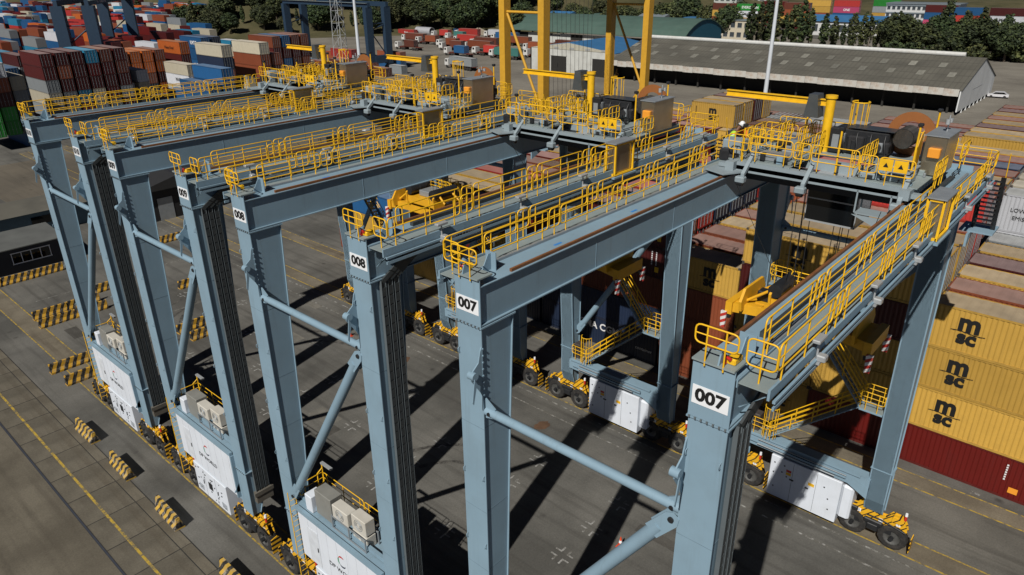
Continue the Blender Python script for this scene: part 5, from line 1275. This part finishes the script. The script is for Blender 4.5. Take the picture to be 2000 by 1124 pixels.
# containers stacked beyond the trees on the right
g5 = 'containers stacked beyond the trees'
for i, (x, y, cs) in enumerate(((330, 54, ['white', 'bright red', 'white', 'bright red', 'blue']), (332, 41, ['beige', 'maroon', 'yellow', 'white', 'maroon']), (334, 28, ['maroon', 'rust', 'white', 'yellow', 'blue']), (345, 67, ['pink', 'grey', 'pink', 'blue', 'maroon']), (318, 139, ['yellow', 'rust', 'yellow', 'white', 'green']), (320, 152, ['orange', 'yellow', 'rust', 'yellow', 'brown']), (340, 126, ['rust', 'maroon', 'yellow', 'rust', 'brown']),
                                (372, 128, ['maroon', 'rust', 'rust', 'yellow', 'yellow']), (374, 115, ['orange', 'blue', 'blue', 'pink', 'bright red']), (385, 100, ['yellow', 'maroon', 'yellow', 'grey', 'green']), (350, 141, ['maroon', 'brown', 'yellow', 'rust', 'red']))):
    for t in range(1, 5):
        o = container(x, y, 2.9 * t, cs[t], '%s container, %s tier, %s stack beyond the trees' % (cs[t], ORD[t], ORD[i]), 12.19, 2.88, g5)
        w_ = {(0, 2): 'MAERSK', (1, 3): 'MAERSK', (4, 3): 'MAERSK', (4, 4): 'EVERGREEN', (8, 2): 'ESL', (3, 3): 'ESL', (8, 3): 'ONE'}.get((i, t))
        if w_: side_text(o, w_, 1.5, INK if cs[t] == 'white' else WINK, 5.8, 1.4, bold=.03)

for i, (px_, r_, c, h_) in enumerate(((1430, 352, 'cream', 8), (1400, 372, 'white', 7), (1350, 380, 'pink', 7), (1270, 372, 'white', 8), (1180, 392, 'grey', 8), (1100, 398, 'cream', 8))):
    a_ = R(41.63) - math.atan((px_ - 1000) / 1401 / math.cos(R(24)) * .93); B = building('house', -14 + r_ * math.cos(a_), -6 + r_ * math.sin(a_), 13, 9, h_, mat('house_' + c, HC_[c], .7), (OFG, GRF, BRF)[i % 3], '%s street house, %s behind the green shed' % (c, ORD[i]), 'house', 2, 4, 'gable' if i % 2 else 'flat'); B['group'] = 'street houses behind the green shed'
# ---------------------------------------------------------------- hill
def hill_h(x, y):
    dx, dy = x + 14, y + 6; r = math.hypot(dx, dy); a = math.degrees(math.atan2(dy, dx))
    r0 = (385 if a < 62 else 385 + (a - 62) * 40) if a > 38 else 395 + (38 - a) * 3; amp = 27 if a > 38 else max(7, 27 - (38 - a) * 1.2)
    t = max(0, min(1, (r - r0) / 110)); return amp * t * t * (3 - 2 * t) + (.9 * math.sin(x * .05) * math.sin(y * .06) * t) - .05
b = MB(); na, nr_ = 70, 26; vs = []
for i in range(na + 1):
    a = R(4 + 90 * i / na)
    for j in range(nr_):
        r = 370 + 14 * j + max(0, j - 16) ** 2 * 6; x, y = -14 + r * math.cos(a), -6 + r * math.sin(a); vs.append((x, y, hill_h(x, y)))
b.smooth = True; b.add(vs, [(i * nr_ + j, (i + 1) * nr_ + j, (i + 1) * nr_ + j + 1, i * nr_ + j + 1) for i in range(na) for j in range(nr_ - 1)])
o = b.build('hill', ground_mat('dry_grass_slope', (.05, .05, .02), (.105, .092, .045), (.04, .04, .018), scale=.05, streak=False), None, fix=False); o['kind'] = 'structure'
b = MB(); b.smooth = True; n = 24
vs = [(0, 0, 3.4)] + [((9 + 2 * math.sin(i)) * k * math.cos(i * .2618), (4.5 + math.sin(i * 2)) * k * math.sin(i * .2618), 3.2 * (1 - k) + (.4 * math.sin(i * 3) if k < 1 else 0)) for k in (.4, .75, 1.0) for i in range(n)]
b.add(vs, [(0, 1 + i, 1 + (i + 1) % n) for i in range(n)] + [(1 + q * n + i, 1 + (q + 1) * n + i, 1 + (q + 1) * n + (i + 1) % n, 1 + q * n + (i + 1) % n) for q in range(2) for i in range(n)])
tag(b.build('sand_heap', mat('sand', (.34, .29, .22), .95, var=.15, bump=.4, bscale=2), None, (262, 262, 0)), 'pale heap of sand at the foot of the grassy slope', 'sand heap')
b = MB(); n = 28
for r0_, fl in ((1.9, 1), (1.75, -1)):
    b.smooth = True; b.add([(r0_ * math.cos(2 * math.pi * i / n), y, 1.9 + r0_ * math.sin(2 * math.pi * i / n)) for y in (0, 11) for i in range(n)], [(i, (i + 1) % n, n + (i + 1) % n, n + i)[::fl] for i in range(n)])
b.smooth = False
for y in (0, 11): b.add([(rr * math.cos(2 * math.pi * i / n), y, 1.9 + rr * math.sin(2 * math.pi * i / n)) for rr in (1.9, 1.75) for i in range(n)], [(i, (i + 1) % n, n + (i + 1) % n, n + i) for i in range(n)])
for y in range(1, 11): b.tube([(1.92 * math.cos(2 * math.pi * i / n), y, 1.9 + 1.92 * math.sin(2 * math.pi * i / n)) for i in range(n)], .04, 4, closed=True)
tag(b.build('steel_pipe', mat('galvanised_pipe', (.42, .43, .46), .5, metal=.2), None, (243, 276, 0), fix=False), 'very wide grey pipe lying below the trees', 'pipe')

# ---------------------------------------------------------------- trees
LEAF = [mat('leaf_dark', (.020, .032, .010), .8, var=.35, scale=.4, objvar=.3), mat('leaf_mid', (.042, .062, .018), .8, var=.3, scale=.4, objvar=.3), mat('leaf_light', (.075, .095, .028), .8, var=.3, scale=.4, objvar=.3)]
BARK = mat('bark', (.09, .07, .05), .9)
def crown(seed, rx, rz, z0, clumps, per, ls, col=0):
    rd = random.Random(seed); b = MB()
    for c in range(clumps):
        u, v, w = rd.gauss(0, 1), rd.gauss(0, 1), rd.gauss(0, 1); n_ = math.sqrt(u * u + v * v + w * w) or 1; k = rd.uniform(.45, 1.0) ** .6 * rd.uniform(.85, 1.1)
        cx, cy, cz = u / n_ * rx * k, v / n_ * rx * k, z0 + w / n_ * rz * k; cr = rd.uniform(.16, .30) * rx * (1.3 if col else 1)
        tone = rd.choice((0, 0, 1, 1, 2))
        for q in range(per):
            d = Vector((rd.gauss(0, 1), rd.gauss(0, 1), rd.gauss(0, 1))).normalized() * cr * rd.uniform(.6, 1.05); p_ = Vector((cx, cy, cz)) + d
            nn = (d.normalized() + Vector((rd.uniform(-.6, .6), rd.uniform(-.6, .6), rd.uniform(-.3, .7)))).normalized(); t1 = nn.cross(Vector((0, 0, 1)))
            if t1.length < .1: t1 = Vector((1, 0, 0))
            t1.normalize(); t2 = nn.cross(t1); s1, s2 = ls * rd.uniform(.6, 1.3), ls * rd.uniform(.4, .9)
            b.m(min(2, max(0, tone + rd.choice((-1, 0, 0, 1))))); b.add([p_ - t1 * s1, p_ - t2 * s2, p_ + t1 * s1, p_ + t2 * s2], [(0, 1, 2, 3)])
    return b.mesh('crown', LEAF, fix=False)
def trunk(h, r, seed, limbs=5, reach=2.5):
    rd = random.Random(seed); b = MB(); b.tube([(0, 0, -.3), (.1, .05, h * .5), (0, .1, h)], [r, r * .8, r * .5], 8)
    for i in range(limbs):
        a = i * 6.283 / limbs + rd.uniform(-.4, .4); zz = h * rd.uniform(.45, .85); b.tube([(0, 0, zz), (math.cos(a) * reach * .5, math.sin(a) * reach * .5, zz + reach * .5), (math.cos(a) * reach, math.sin(a) * reach, zz + reach * .9)], [r * .5, r * .35, r * .15], 6)
    return b.mesh('trunk', BARK)
BIG = [(crown(1, 6.2, 5.2, 9.0, 190, 36, .5), trunk(8, .45, 1, 6, 3.5)), (crown(2, 5.4, 4.6, 7.6, 160, 36, .46), trunk(7, .4, 2, 6, 3)), (crown(3, 7.0, 5.0, 8.4, 200, 36, .5), trunk(8, .5, 3, 6, 4))]
TALL = [(crown(4, 1.5, 6.4, 6.8, 120, 24, .34, 1), trunk(9, .2, 4, 4, .7)), (crown(5, 1.2, 5.6, 6.0, 100, 24, .32, 1), trunk(8, .18, 5, 4, .6)), (crown(8, 1.9, 6.8, 7.2, 140, 24, .36, 1), trunk(9, .22, 6, 4, .8))]
BUSH = [(crown(6, 3.0, 2.0, 2.2, 50, 30, .35), trunk(2, .2, 7, 5, 1.4)), (crown(7, 2.2, 1.6, 1.8, 40, 28, .3), trunk(1.6, .15, 8, 4, 1))]
def palm_mesh():
    rd = random.Random(9); b = MB()
    for i in range(26):
        a = i * 2.4; e = rd.uniform(-.2, 1.1); L = rd.uniform(2.2, 3.0); pts = []
        for k in range(7):
            t = k / 6; rr = L * t; zz = math.sin(e) * rr - 1.1 * t * t * L * .42; pts.append(Vector((math.cos(a) * rr * math.cos(e * .6), math.sin(a) * rr * math.cos(e * .6), 8.2 + zz)))
        sd_ = Vector((-math.sin(a), math.cos(a), 0))
        for k in range(6):
            w0, w1 = .34 * (1 - abs(k / 6 - .4)), .34 * (1 - abs((k + 1) / 6 - .4)); b.m(k % 3)
            for s_ in (-1, 1): b.add([pts[k], pts[k + 1], pts[k + 1] + sd_ * s_ * w1 - Vector((0, 0, .16)), pts[k] + sd_ * s_ * w0 - Vector((0, 0, .16))], [(0, 1, 2, 3)])
    return b.mesh('crown', LEAF, fix=False)
PALM = (palm_mesh(), MB().tube([(0, 0, -.2), (.1, 0, 4), (0, .1, 8.2)], [.32, .24, .2], 9).mesh('trunk', mat('palm_bark', (.16, .14, .11), .9)))
def tree(p_, x, y, lab, grp, sc=1., z=None, nm='tree'):
    T = empty(nm, (x, y, (hill_h(x, y) if math.hypot(x + 14, y + 6) > 384 else 0) if z is None else z), random.uniform(0, 6.28)); T.scale = (sc, sc, sc * random.uniform(.9, 1.1))
    inst('crown', p_[0], T); inst('trunk', p_[1], T)
    return tag(T, lab, 'palm' if p_ is PALM else 'tree' if p_ not in BUSH else 'bush', grp)
random.seed(21)
def ray_xy(px, r):   # a place given by its bearing and its distance from the survey point at the quay
    a = R(41.63) - math.atan((px - 1000) / 1401 / math.cos(R(24)) * .93); return -14 + r * math.cos(a), -6 + r * math.sin(a)
i = 0
for px, r in ((742, 408), (775, 402), (808, 410), (842, 400), (872, 404), (905, 396), (938, 402), (960, 410), (758, 425), (792, 428), (826, 430), (858, 426), (890, 422), (922, 424), (985, 430), (950, 432), (745, 392), (915, 386)):
    x, y = ray_xy(px, r); tree(BIG[i % 3], x, y, 'dense dark tree, %s in the clump on the grassy hill' % (ORD + ['thirteenth', 'fourteenth', 'fifteenth', 'sixteenth', 'seventeenth', 'eighteenth'])[i], 'trees on the grassy hill', random.uniform(.95, 1.25)); i += 1
for k, (px, r) in enumerate(((530, 470), (548, 440), (510, 500), (425, 420), (440, 430), (410, 440), (460, 415), (330, 500), (600, 480), (660, 470), (700, 450))):
    x, y = ray_xy(px, r); tree((BIG + TALL)[k % 4], x, y, 'dark tree, %s beyond the far left container yard' % ORD[k], 'trees beyond the far container yard', random.uniform(.9, 1.3))
for k, (px, r) in enumerate(((1020, 430), (1075, 420), (1120, 415), (1160, 425), (1210, 405), (1245, 400), (1285, 395), (1320, 400), (1360, 385), (1400, 380))):
    x, y = ray_xy(px, r); tree(BIG[k % 3], x, y, 'round tree, %s along the street above the green shed' % ORD[k], 'trees above the green shed', random.uniform(.6, .95))
for k, px in enumerate((1432, 1448, 1462, 1478, 1494, 1510, 1526, 1540)):
    x, y = ray_xy(px, 322 + (k % 3) * 6); tree(TALL[k % 3], x, y, 'columnar dark tree, %s of the dense row left of the palms' % ORD[k], 'columnar trees left of the palms', random.uniform(1.15, 1.4))
for k, px in enumerate((1566, 1602, 1618, 1636, 1662, 1676, 1585, 1648)):
    x, y = ray_xy(px, 318 + (k % 2) * 9); tree(TALL[k % 3], x, y, 'columnar tree, %s of the row before the blue roof' % ORD[k], 'columnar trees before the blue roof', random.uniform(.85, 1.1))
for k, (px, r) in enumerate(((1577, 312), (1650, 308), (1655, 360))):
    x, y = ray_xy(px, r); tree(PALM, x, y, ['palm beside the parked cars behind the warehouse', 'palm before the low hall with the blue roof', 'palm rising above the blue roof'][k], 'palms behind the warehouse', 1.05, nm='palm_tree')
for k, (px, r) in enumerate(((1700, 312), (1722, 318), (1748, 310), (1775, 314), (1800, 308), (1828, 312), (1853, 306), (1880, 308), (1905, 300), (1935, 306), (1960, 300), (1990, 305))):
    x, y = ray_xy(px, r); tree(BIG[k % 3], x, y, 'broad leafy tree, %s of the hedge behind the warehouse ridge' % ORD[k], 'broad trees behind the warehouse', random.uniform(.72, 1.02))
for k, (px, r) in enumerate(((1700, 335), (1735, 330), (1820, 330), (1850, 326), (1870, 330), (1895, 324), (1930, 320), (1945, 325), (1968, 318), (1984, 322), (1998, 318), (1785, 335))):
    x, y = ray_xy(px, r); tree(TALL[k % 3], x, y, 'pointed columnar tree, %s behind the broad hedge' % ORD[k], 'columnar trees behind the broad hedge', random.uniform(.85, 1.3))

NUM = ORD + [q + 'teenth' for q in ('thir', 'four', 'fif', 'six', 'seven', 'eigh', 'nine')] + ['twentieth'] + ['twenty-' + q for q in ('first', 'second', 'third', 'fourth', 'fifth', 'sixth', 'seventh')]
for k in range(26):
    px = 430 + 12.2 * k; x, y = ray_xy(px, 398 + (k * 37 % 60)); tree((BIG + TALL[:1])[k % 4], x, y, 'dark tree, %s, scattered on the slope left of the big clump' % NUM[k], 'scattered trees on the slope', random.uniform(.6, 1.1), z=hill_h(x, y))
for k in range(24):
    px = 1000 + 18.5 * k; x, y = ray_xy(px, 352 + (k * 53 % 85)); tree((BIG + TALL[:2])[k % 5], x, y, 'garden tree, %s from its left, in the belt above the green shed' % NUM[k], 'garden trees above the green shed', random.uniform(.7, 1.1), z=hill_h(x, y) if math.hypot(x + 14, y + 6) > 384 else 0)
# ---------------------------------------------------------------- trucks in the far yard
def truck_meshes():
    b = MB(); b.prism([(0, .9), (2.0, .9), (2.0, 3.0), (.35, 3.05), (.08, 2.1), (0, 1.9)], 0, -1.2, 1.2); cab = b.mesh('cab', mat('truck_white', (.6, .6, .58), .4))
    b = MB(); b.prism([(.055, 1.98), (.33, 2.95), (.28, 2.98), (.0, 2.0)], 0, -1.05, 1.05); ws_ = b.mesh('windscreen', GLASS)
    b = MB(); 
    for s_ in (-1, 1): b.box(s_ * 1.2 - .01, s_ * 1.2 + .01, .5, 1.4, 2.0, 2.75)
    sw = b.mesh('side_window', GLASS)
    b = MB(); b.box(-.45, .45, 1.0, 6.2, .75, 1.0); b.box(-.5, .5, 2.6, 15.4, 1.12, 1.36)
    for y in (3, 6, 9, 12, 15.2): b.box(-1.2, 1.2, y - .1, y + .1, 1.2, 1.36)
    ch = b.mesh('chassis', mat('chassis_red_brown', (.12, .03, .02), .7))
    b = MB(); b.tube([(-.16, 0, 0), (.16, 0, 0)], .52, 14); b.tube([(-.17, 0, 0), (.17, 0, 0)], .25, 10); wl = b.mesh('wheel', RUB)
    return cab, ws_, sw, ch, wl
TM = truck_meshes()
def make_truck():
    T = empty('truck'); c = inst('cab', TM[0], T); inst('windscreen', TM[1], c); inst('side_window', TM[2], c); inst('chassis', TM[3], T)
    for y in (1.2, 4.6, 5.8, 11.2, 12.5, 13.8):
        for x in (-1.05, 1.05): inst('wheel', TM[4], T, (x, y, .52))
    return T
TR = [(186, 206, -4, 'blue', 0), (193, 198, 3, 'bright red', 0), (190, 186, -2, 'teal', 12.19), (198, 176, 0, 'rust', 0), (210, 250, 5, 'rust', 0), (190, 240, 0, 'brown', 0), (250, 246, 4, 'white', 12.19), (240, 232, 3, 'blue', 12.19), (236, 268, 0, 'bright red', 0), (222, 238, -3, 'bright red', 12.19),
      (192, 160, 0, 'navy', 12.19), (160, 178, -8, 'grey', 12.19), (204, 214, 2, 'rust', 12.19), (216, 222, 3, 'brown', 12.19), (228, 214, 0, 'rust', 12.19), (214, 190, -3, 'rust', 12.19), (226, 186, 0, 'brown', 12.19), (206, 232, 0, 'rust', 0), (198, 222, 6, 'brown', 0), (232, 254, 0, 'teal', 0), (214, 264, 0, 'brown', 12.19), (246, 262, 3, 'bright red', 12.19)]
t0 = None
for i, (x, y, a, c, L) in enumerate(TR):
    T = make_truck() if t0 is None else copy_tree(t0); t0 = t0 or T
    T.location = (x, y, .006); T.rotation_euler = (0, 0, R(180 + a)); wd = (ORD + ['thirteenth', 'fourteenth', 'fifteenth', 'sixteenth', 'seventeenth', 'eighteenth', 'nineteenth', 'twentieth', 'twenty-first', 'twenty-second'])[i]
    tag(T, 'white cabbed lorry carrying a %s container, %s in the far lorry park' % (c, wd), 'lorry', 'lorries in the far yard')
    Lc = L or 6.06; off = 2.8 if L else 6.0; ca, sa = math.cos(R(180 + a)), math.sin(R(180 + a))
    lx, ly = 1.22, off + Lc
    container(x + lx * ca - (ly) * sa, y + lx * sa + ly * ca, 1.37, c, '%s container on the back of the %s lorry' % (c, wd), Lc, 2.59, 'containers carried by lorries', R(a))
# loose containers around the lorry park
for i, (x, y, z, c, w_) in enumerate(((150, 205, 0, 'rust', ''), (148, 188, 0, 'blue', 'KMTC'), (148, 188, 2.6, 'rust', ''), (140, 208, 0, 'bright red', ''), (143, 208, 2.6, 'bright red', ''), (132, 215, 0, 'sky blue', ''), (128, 212, 0, 'beige', ''), (152, 224, 0, 'rust', ''), (238, 284, 0, 'bright red', 'Ocean'), (256, 268, 0, 'blue', ''), (262, 240, 0, 'white', ''), (248, 215, 0, 'brown', ''), (254, 206, 0, 'rust', ''), (196, 148, 0, 'sky blue', ''), (196, 148, 2.6, 'maroon', ''), (226, 158, 0, 'rust', ''))):
    o = container(x, y, z, c, '%s container, %s loose box in the lorry park' % (c, (ORD + ['thirteenth', 'fourteenth', 'fifteenth', 'sixteenth'])[i]), 12.19 if i % 3 else 6.06, 2.59, 'loose containers about the lorry park')
    if w_: side_text(o, w_, 1.1, WINK if c != 'white' else INK, 6.0 if i % 3 else 3.0, 1.3, bold=.02)
for i, (z, c, x) in enumerate(((0, 'rust', 232), (0, 'bright red', 232), (0, 'rust', 232), (0, 'maroon', 232))): container(206, 55 + 12.6 * i, 0, c, '%s container, %s in the line behind the warehouse ridge' % (c, ORD[i]), 12.19, 5.9 - 3.3, 'containers behind the warehouse ridge')

random.seed(33)
for i in range(15):
    x, y = 108 + (i % 5) * 7.5 + random.uniform(-1, 1), 176 + (i // 5) * 15 + random.uniform(-1, 1); c = ['bright red', 'rust', 'white', 'brown', 'grey', 'rust', 'bright red', 'maroon', 'blue', 'rust', 'orange', 'bright red', 'beige', 'rust', 'brown'][i]
    container(x, y, 0, c, '%s container, %s of the loose rows by the lattice tower' % (c, NUM[i]), 12.19 if i % 2 else 6.06, 2.59, 'loose containers by the lattice tower')
# green wrapped cargo, wheel loader like machine and small yard things
rd = random.Random(4); b = MB(); n = 9; vs = []
for i in range(n + 1):
    for j in range(n + 1):
        u, v = i / n * 2 - 1, j / n * 2 - 1; e = max(abs(u), abs(v)); zz = 2.9 if e < .75 else 2.9 - (e - .75) * 11.4
        vs.append((u * 2.6 + rd.uniform(-.12, .12), v * 1.7 + rd.uniform(-.12, .12), max(.02, zz + rd.uniform(-.15, .15))))
b.smooth = True; b.add(vs, [(i * (n + 1) + j, (i + 1) * (n + 1) + j, (i + 1) * (n + 1) + j + 1, i * (n + 1) + j + 1) for i in range(n) for j in range(n)])
gc = b.build('wrapped_cargo', mat('green_tarpaulin', (.015, .33, .12), .35, var=.25, scale=1.5, bump=.6, bscale=2), None, (100, 79.5, 0), fix=False); gc.rotation_euler = (0, 0, R(-75)); gc.scale = (1.2, 1.2, 1.2)
tag(gc, 'cargo wrapped in bright green plastic sheet between the yellow gantry legs', 'wrapped cargo')
# dark low sheds at the left border
sh = empty('site_office', (-8, 84.2, 0)); tag(sh, 'long dark site office with white framed windows at the left border', 'site office')
b = MB(); b.box(0, 17.2, 0, 4.5, 0, 2.9); b.build('wall', mat('dark_navy_cladding', (.022, .026, .036), .6, var=.15), sh)
b = MB(); b.prism([(-.8, 2.95), (5.2, 3.35), (5.2, 3.45), (-.8, 3.05)], 0, -.5, 17.6); b.build('roof', mat('grey_felt_roof', (.10, .105, .10), .8, var=.2, scale=.5), sh)
for x0_, n in ((12.2, 4), (7.0, 3)):
    f = MB(); f.box(x0_ - .08, x0_ + n * .95 + .08, -.05, 0, .98, 1.08); f.box(x0_ - .08, x0_ + n * .95 + .08, -.05, 0, 2.2, 2.3)
    for i in range(n + 1): f.box(x0_ + i * .95 - .04, x0_ + i * .95 + .04, -.05, 0, 1.08, 2.2)
    wf = f.build('window_frame', PLATE, sh)
    for i in range(n): MB().box(x0_ + .05 + i * .95, x0_ + .9 + i * .95, -.02, -.005, 1.09, 2.19).build('pane', GLASS, wf)
text('DP WORLD', .75, WINK, (8.6, -.06, .55), '-y', sh)
s2 = empty('shed', (2, 97, 0)); tag(s2, 'low shed with a pale blue wall behind the dark site office', 'shed')
MB().box(0, 16, 0, 6, 0, 3.0).build('wall', mat('pale_blue_wall', (.10, .17, .22), .7), s2); b = MB(); b.prism([(-1, 3.0), (3, 3.9), (7, 3.0)], 0, -.6, 16.6); b.build('roof', WROOF, s2)
k = MB().box(8, 10.2, -.05, .0, 1.2, 2.2).build('window', GLASS, s2)
s3 = empty('shed', (20, 90, 0)); tag(s3, 'black roofed store seen between the legs of the third crane', 'shed')
MB().box(0, 12, 0, 14, 0, 4.2).build('wall', mat('black_cladding', (.015, .015, .016), .7), s3); b = MB(); b.prism([(-.6, 4.2), (6, 5.8), (12.6, 4.2)], 1, -.6, 14.6); b.build('roof', mat('black_roof', (.03, .03, .03), .5), s3)
MB().box(3, 5, -.05, 0, 0, 3).build('door', STEEL, s3)
# traffic cones
cm = MB(); cm.m(0).tube([(0, 0, .03), (0, 0, .7)], [.16, .03], 10).m(0).box(-.2, .2, -.2, .2, 0, .035).m(1).tube([(0, 0, .32), (0, 0, .48)], [.108, .078], 10); cme = cm.mesh('traffic_cone', [mat('cone_orange', (.75, .08, .02), .5), PLATE])
for x, y, lab in ((13.6, 10.4, 'orange traffic cone on the asphalt beside the diagonal tube of the nearest crane'), (19.3, 43.5, 'orange traffic cone on the open yard beyond the second crane')): tag(inst('traffic_cone', cme, None, (x, y, .008)), lab, 'traffic cone', 'traffic cones')
# parked cars behind the warehouse
def car_meshes():
    b = MB(); b.prism([(-2.2, .35), (2.2, .35), (2.25, .8), (1.3, .95), (.7, 1.45), (-1.2, 1.5), (-1.9, 1.0), (-2.25, .9)], 0, -.88, .88); bd = b.mesh('body', WHT)
    b = MB(); b.prism([(1.2, .96), (.68, 1.4), (-1.15, 1.44), (-1.75, 1.0)], 0, -.9, .9); gl = b.mesh('glazing', GLASS)
    b = MB(); b.tube([(-.1, 0, 0), (.1, 0, 0)], .33, 12); return bd, gl, b.mesh('wheel', RUB)
CMX = car_meshes()
for i, (px, r, c, lab) in enumerate(((1533, 306, (.6, .6, .6), 'white parked car nearest the columnar trees behind the warehouse'), (1550, 302, (.55, .56, .55), 'white parked car beside the yellow one behind the warehouse'), (1568, 306, (.6, .4, .02), 'yellow parked car beside the palm behind the warehouse'), (1938, 196, (.6, .6, .62), 'white parked car by the white gable end of the warehouse'))):
    x, y = ray_xy(px, r) if i < 3 else (200.5, 24.6); C_ = empty('parked_car', (x, y, 0), random.uniform(-.3, .3)); tag(C_, lab, 'car', 'parked cars')
    o = inst('body', CMX[0], C_); o.material_slots[0].link = 'OBJECT'; o.material_slots[0].material = mat('car_paint_%d' % i, c, .3); inst('glazing', CMX[1], C_)
    for q in (-1.4, 1.4):
        for s_ in (-.8, .8): inst('wheel', CMX[2], C_, (s_, q, .33))

# low shrubs between the trunks behind the warehouse
for k in range(12):
    x, y = ray_xy(1700 + 26 * k, 300 + (k % 3) * 4); tree(BUSH[k % 2], x, y, 'low dark shrub, %s under the broad trees behind the warehouse' % ORD[k], 'shrubs under the broad trees', random.uniform(1.2, 1.8), nm='bush')
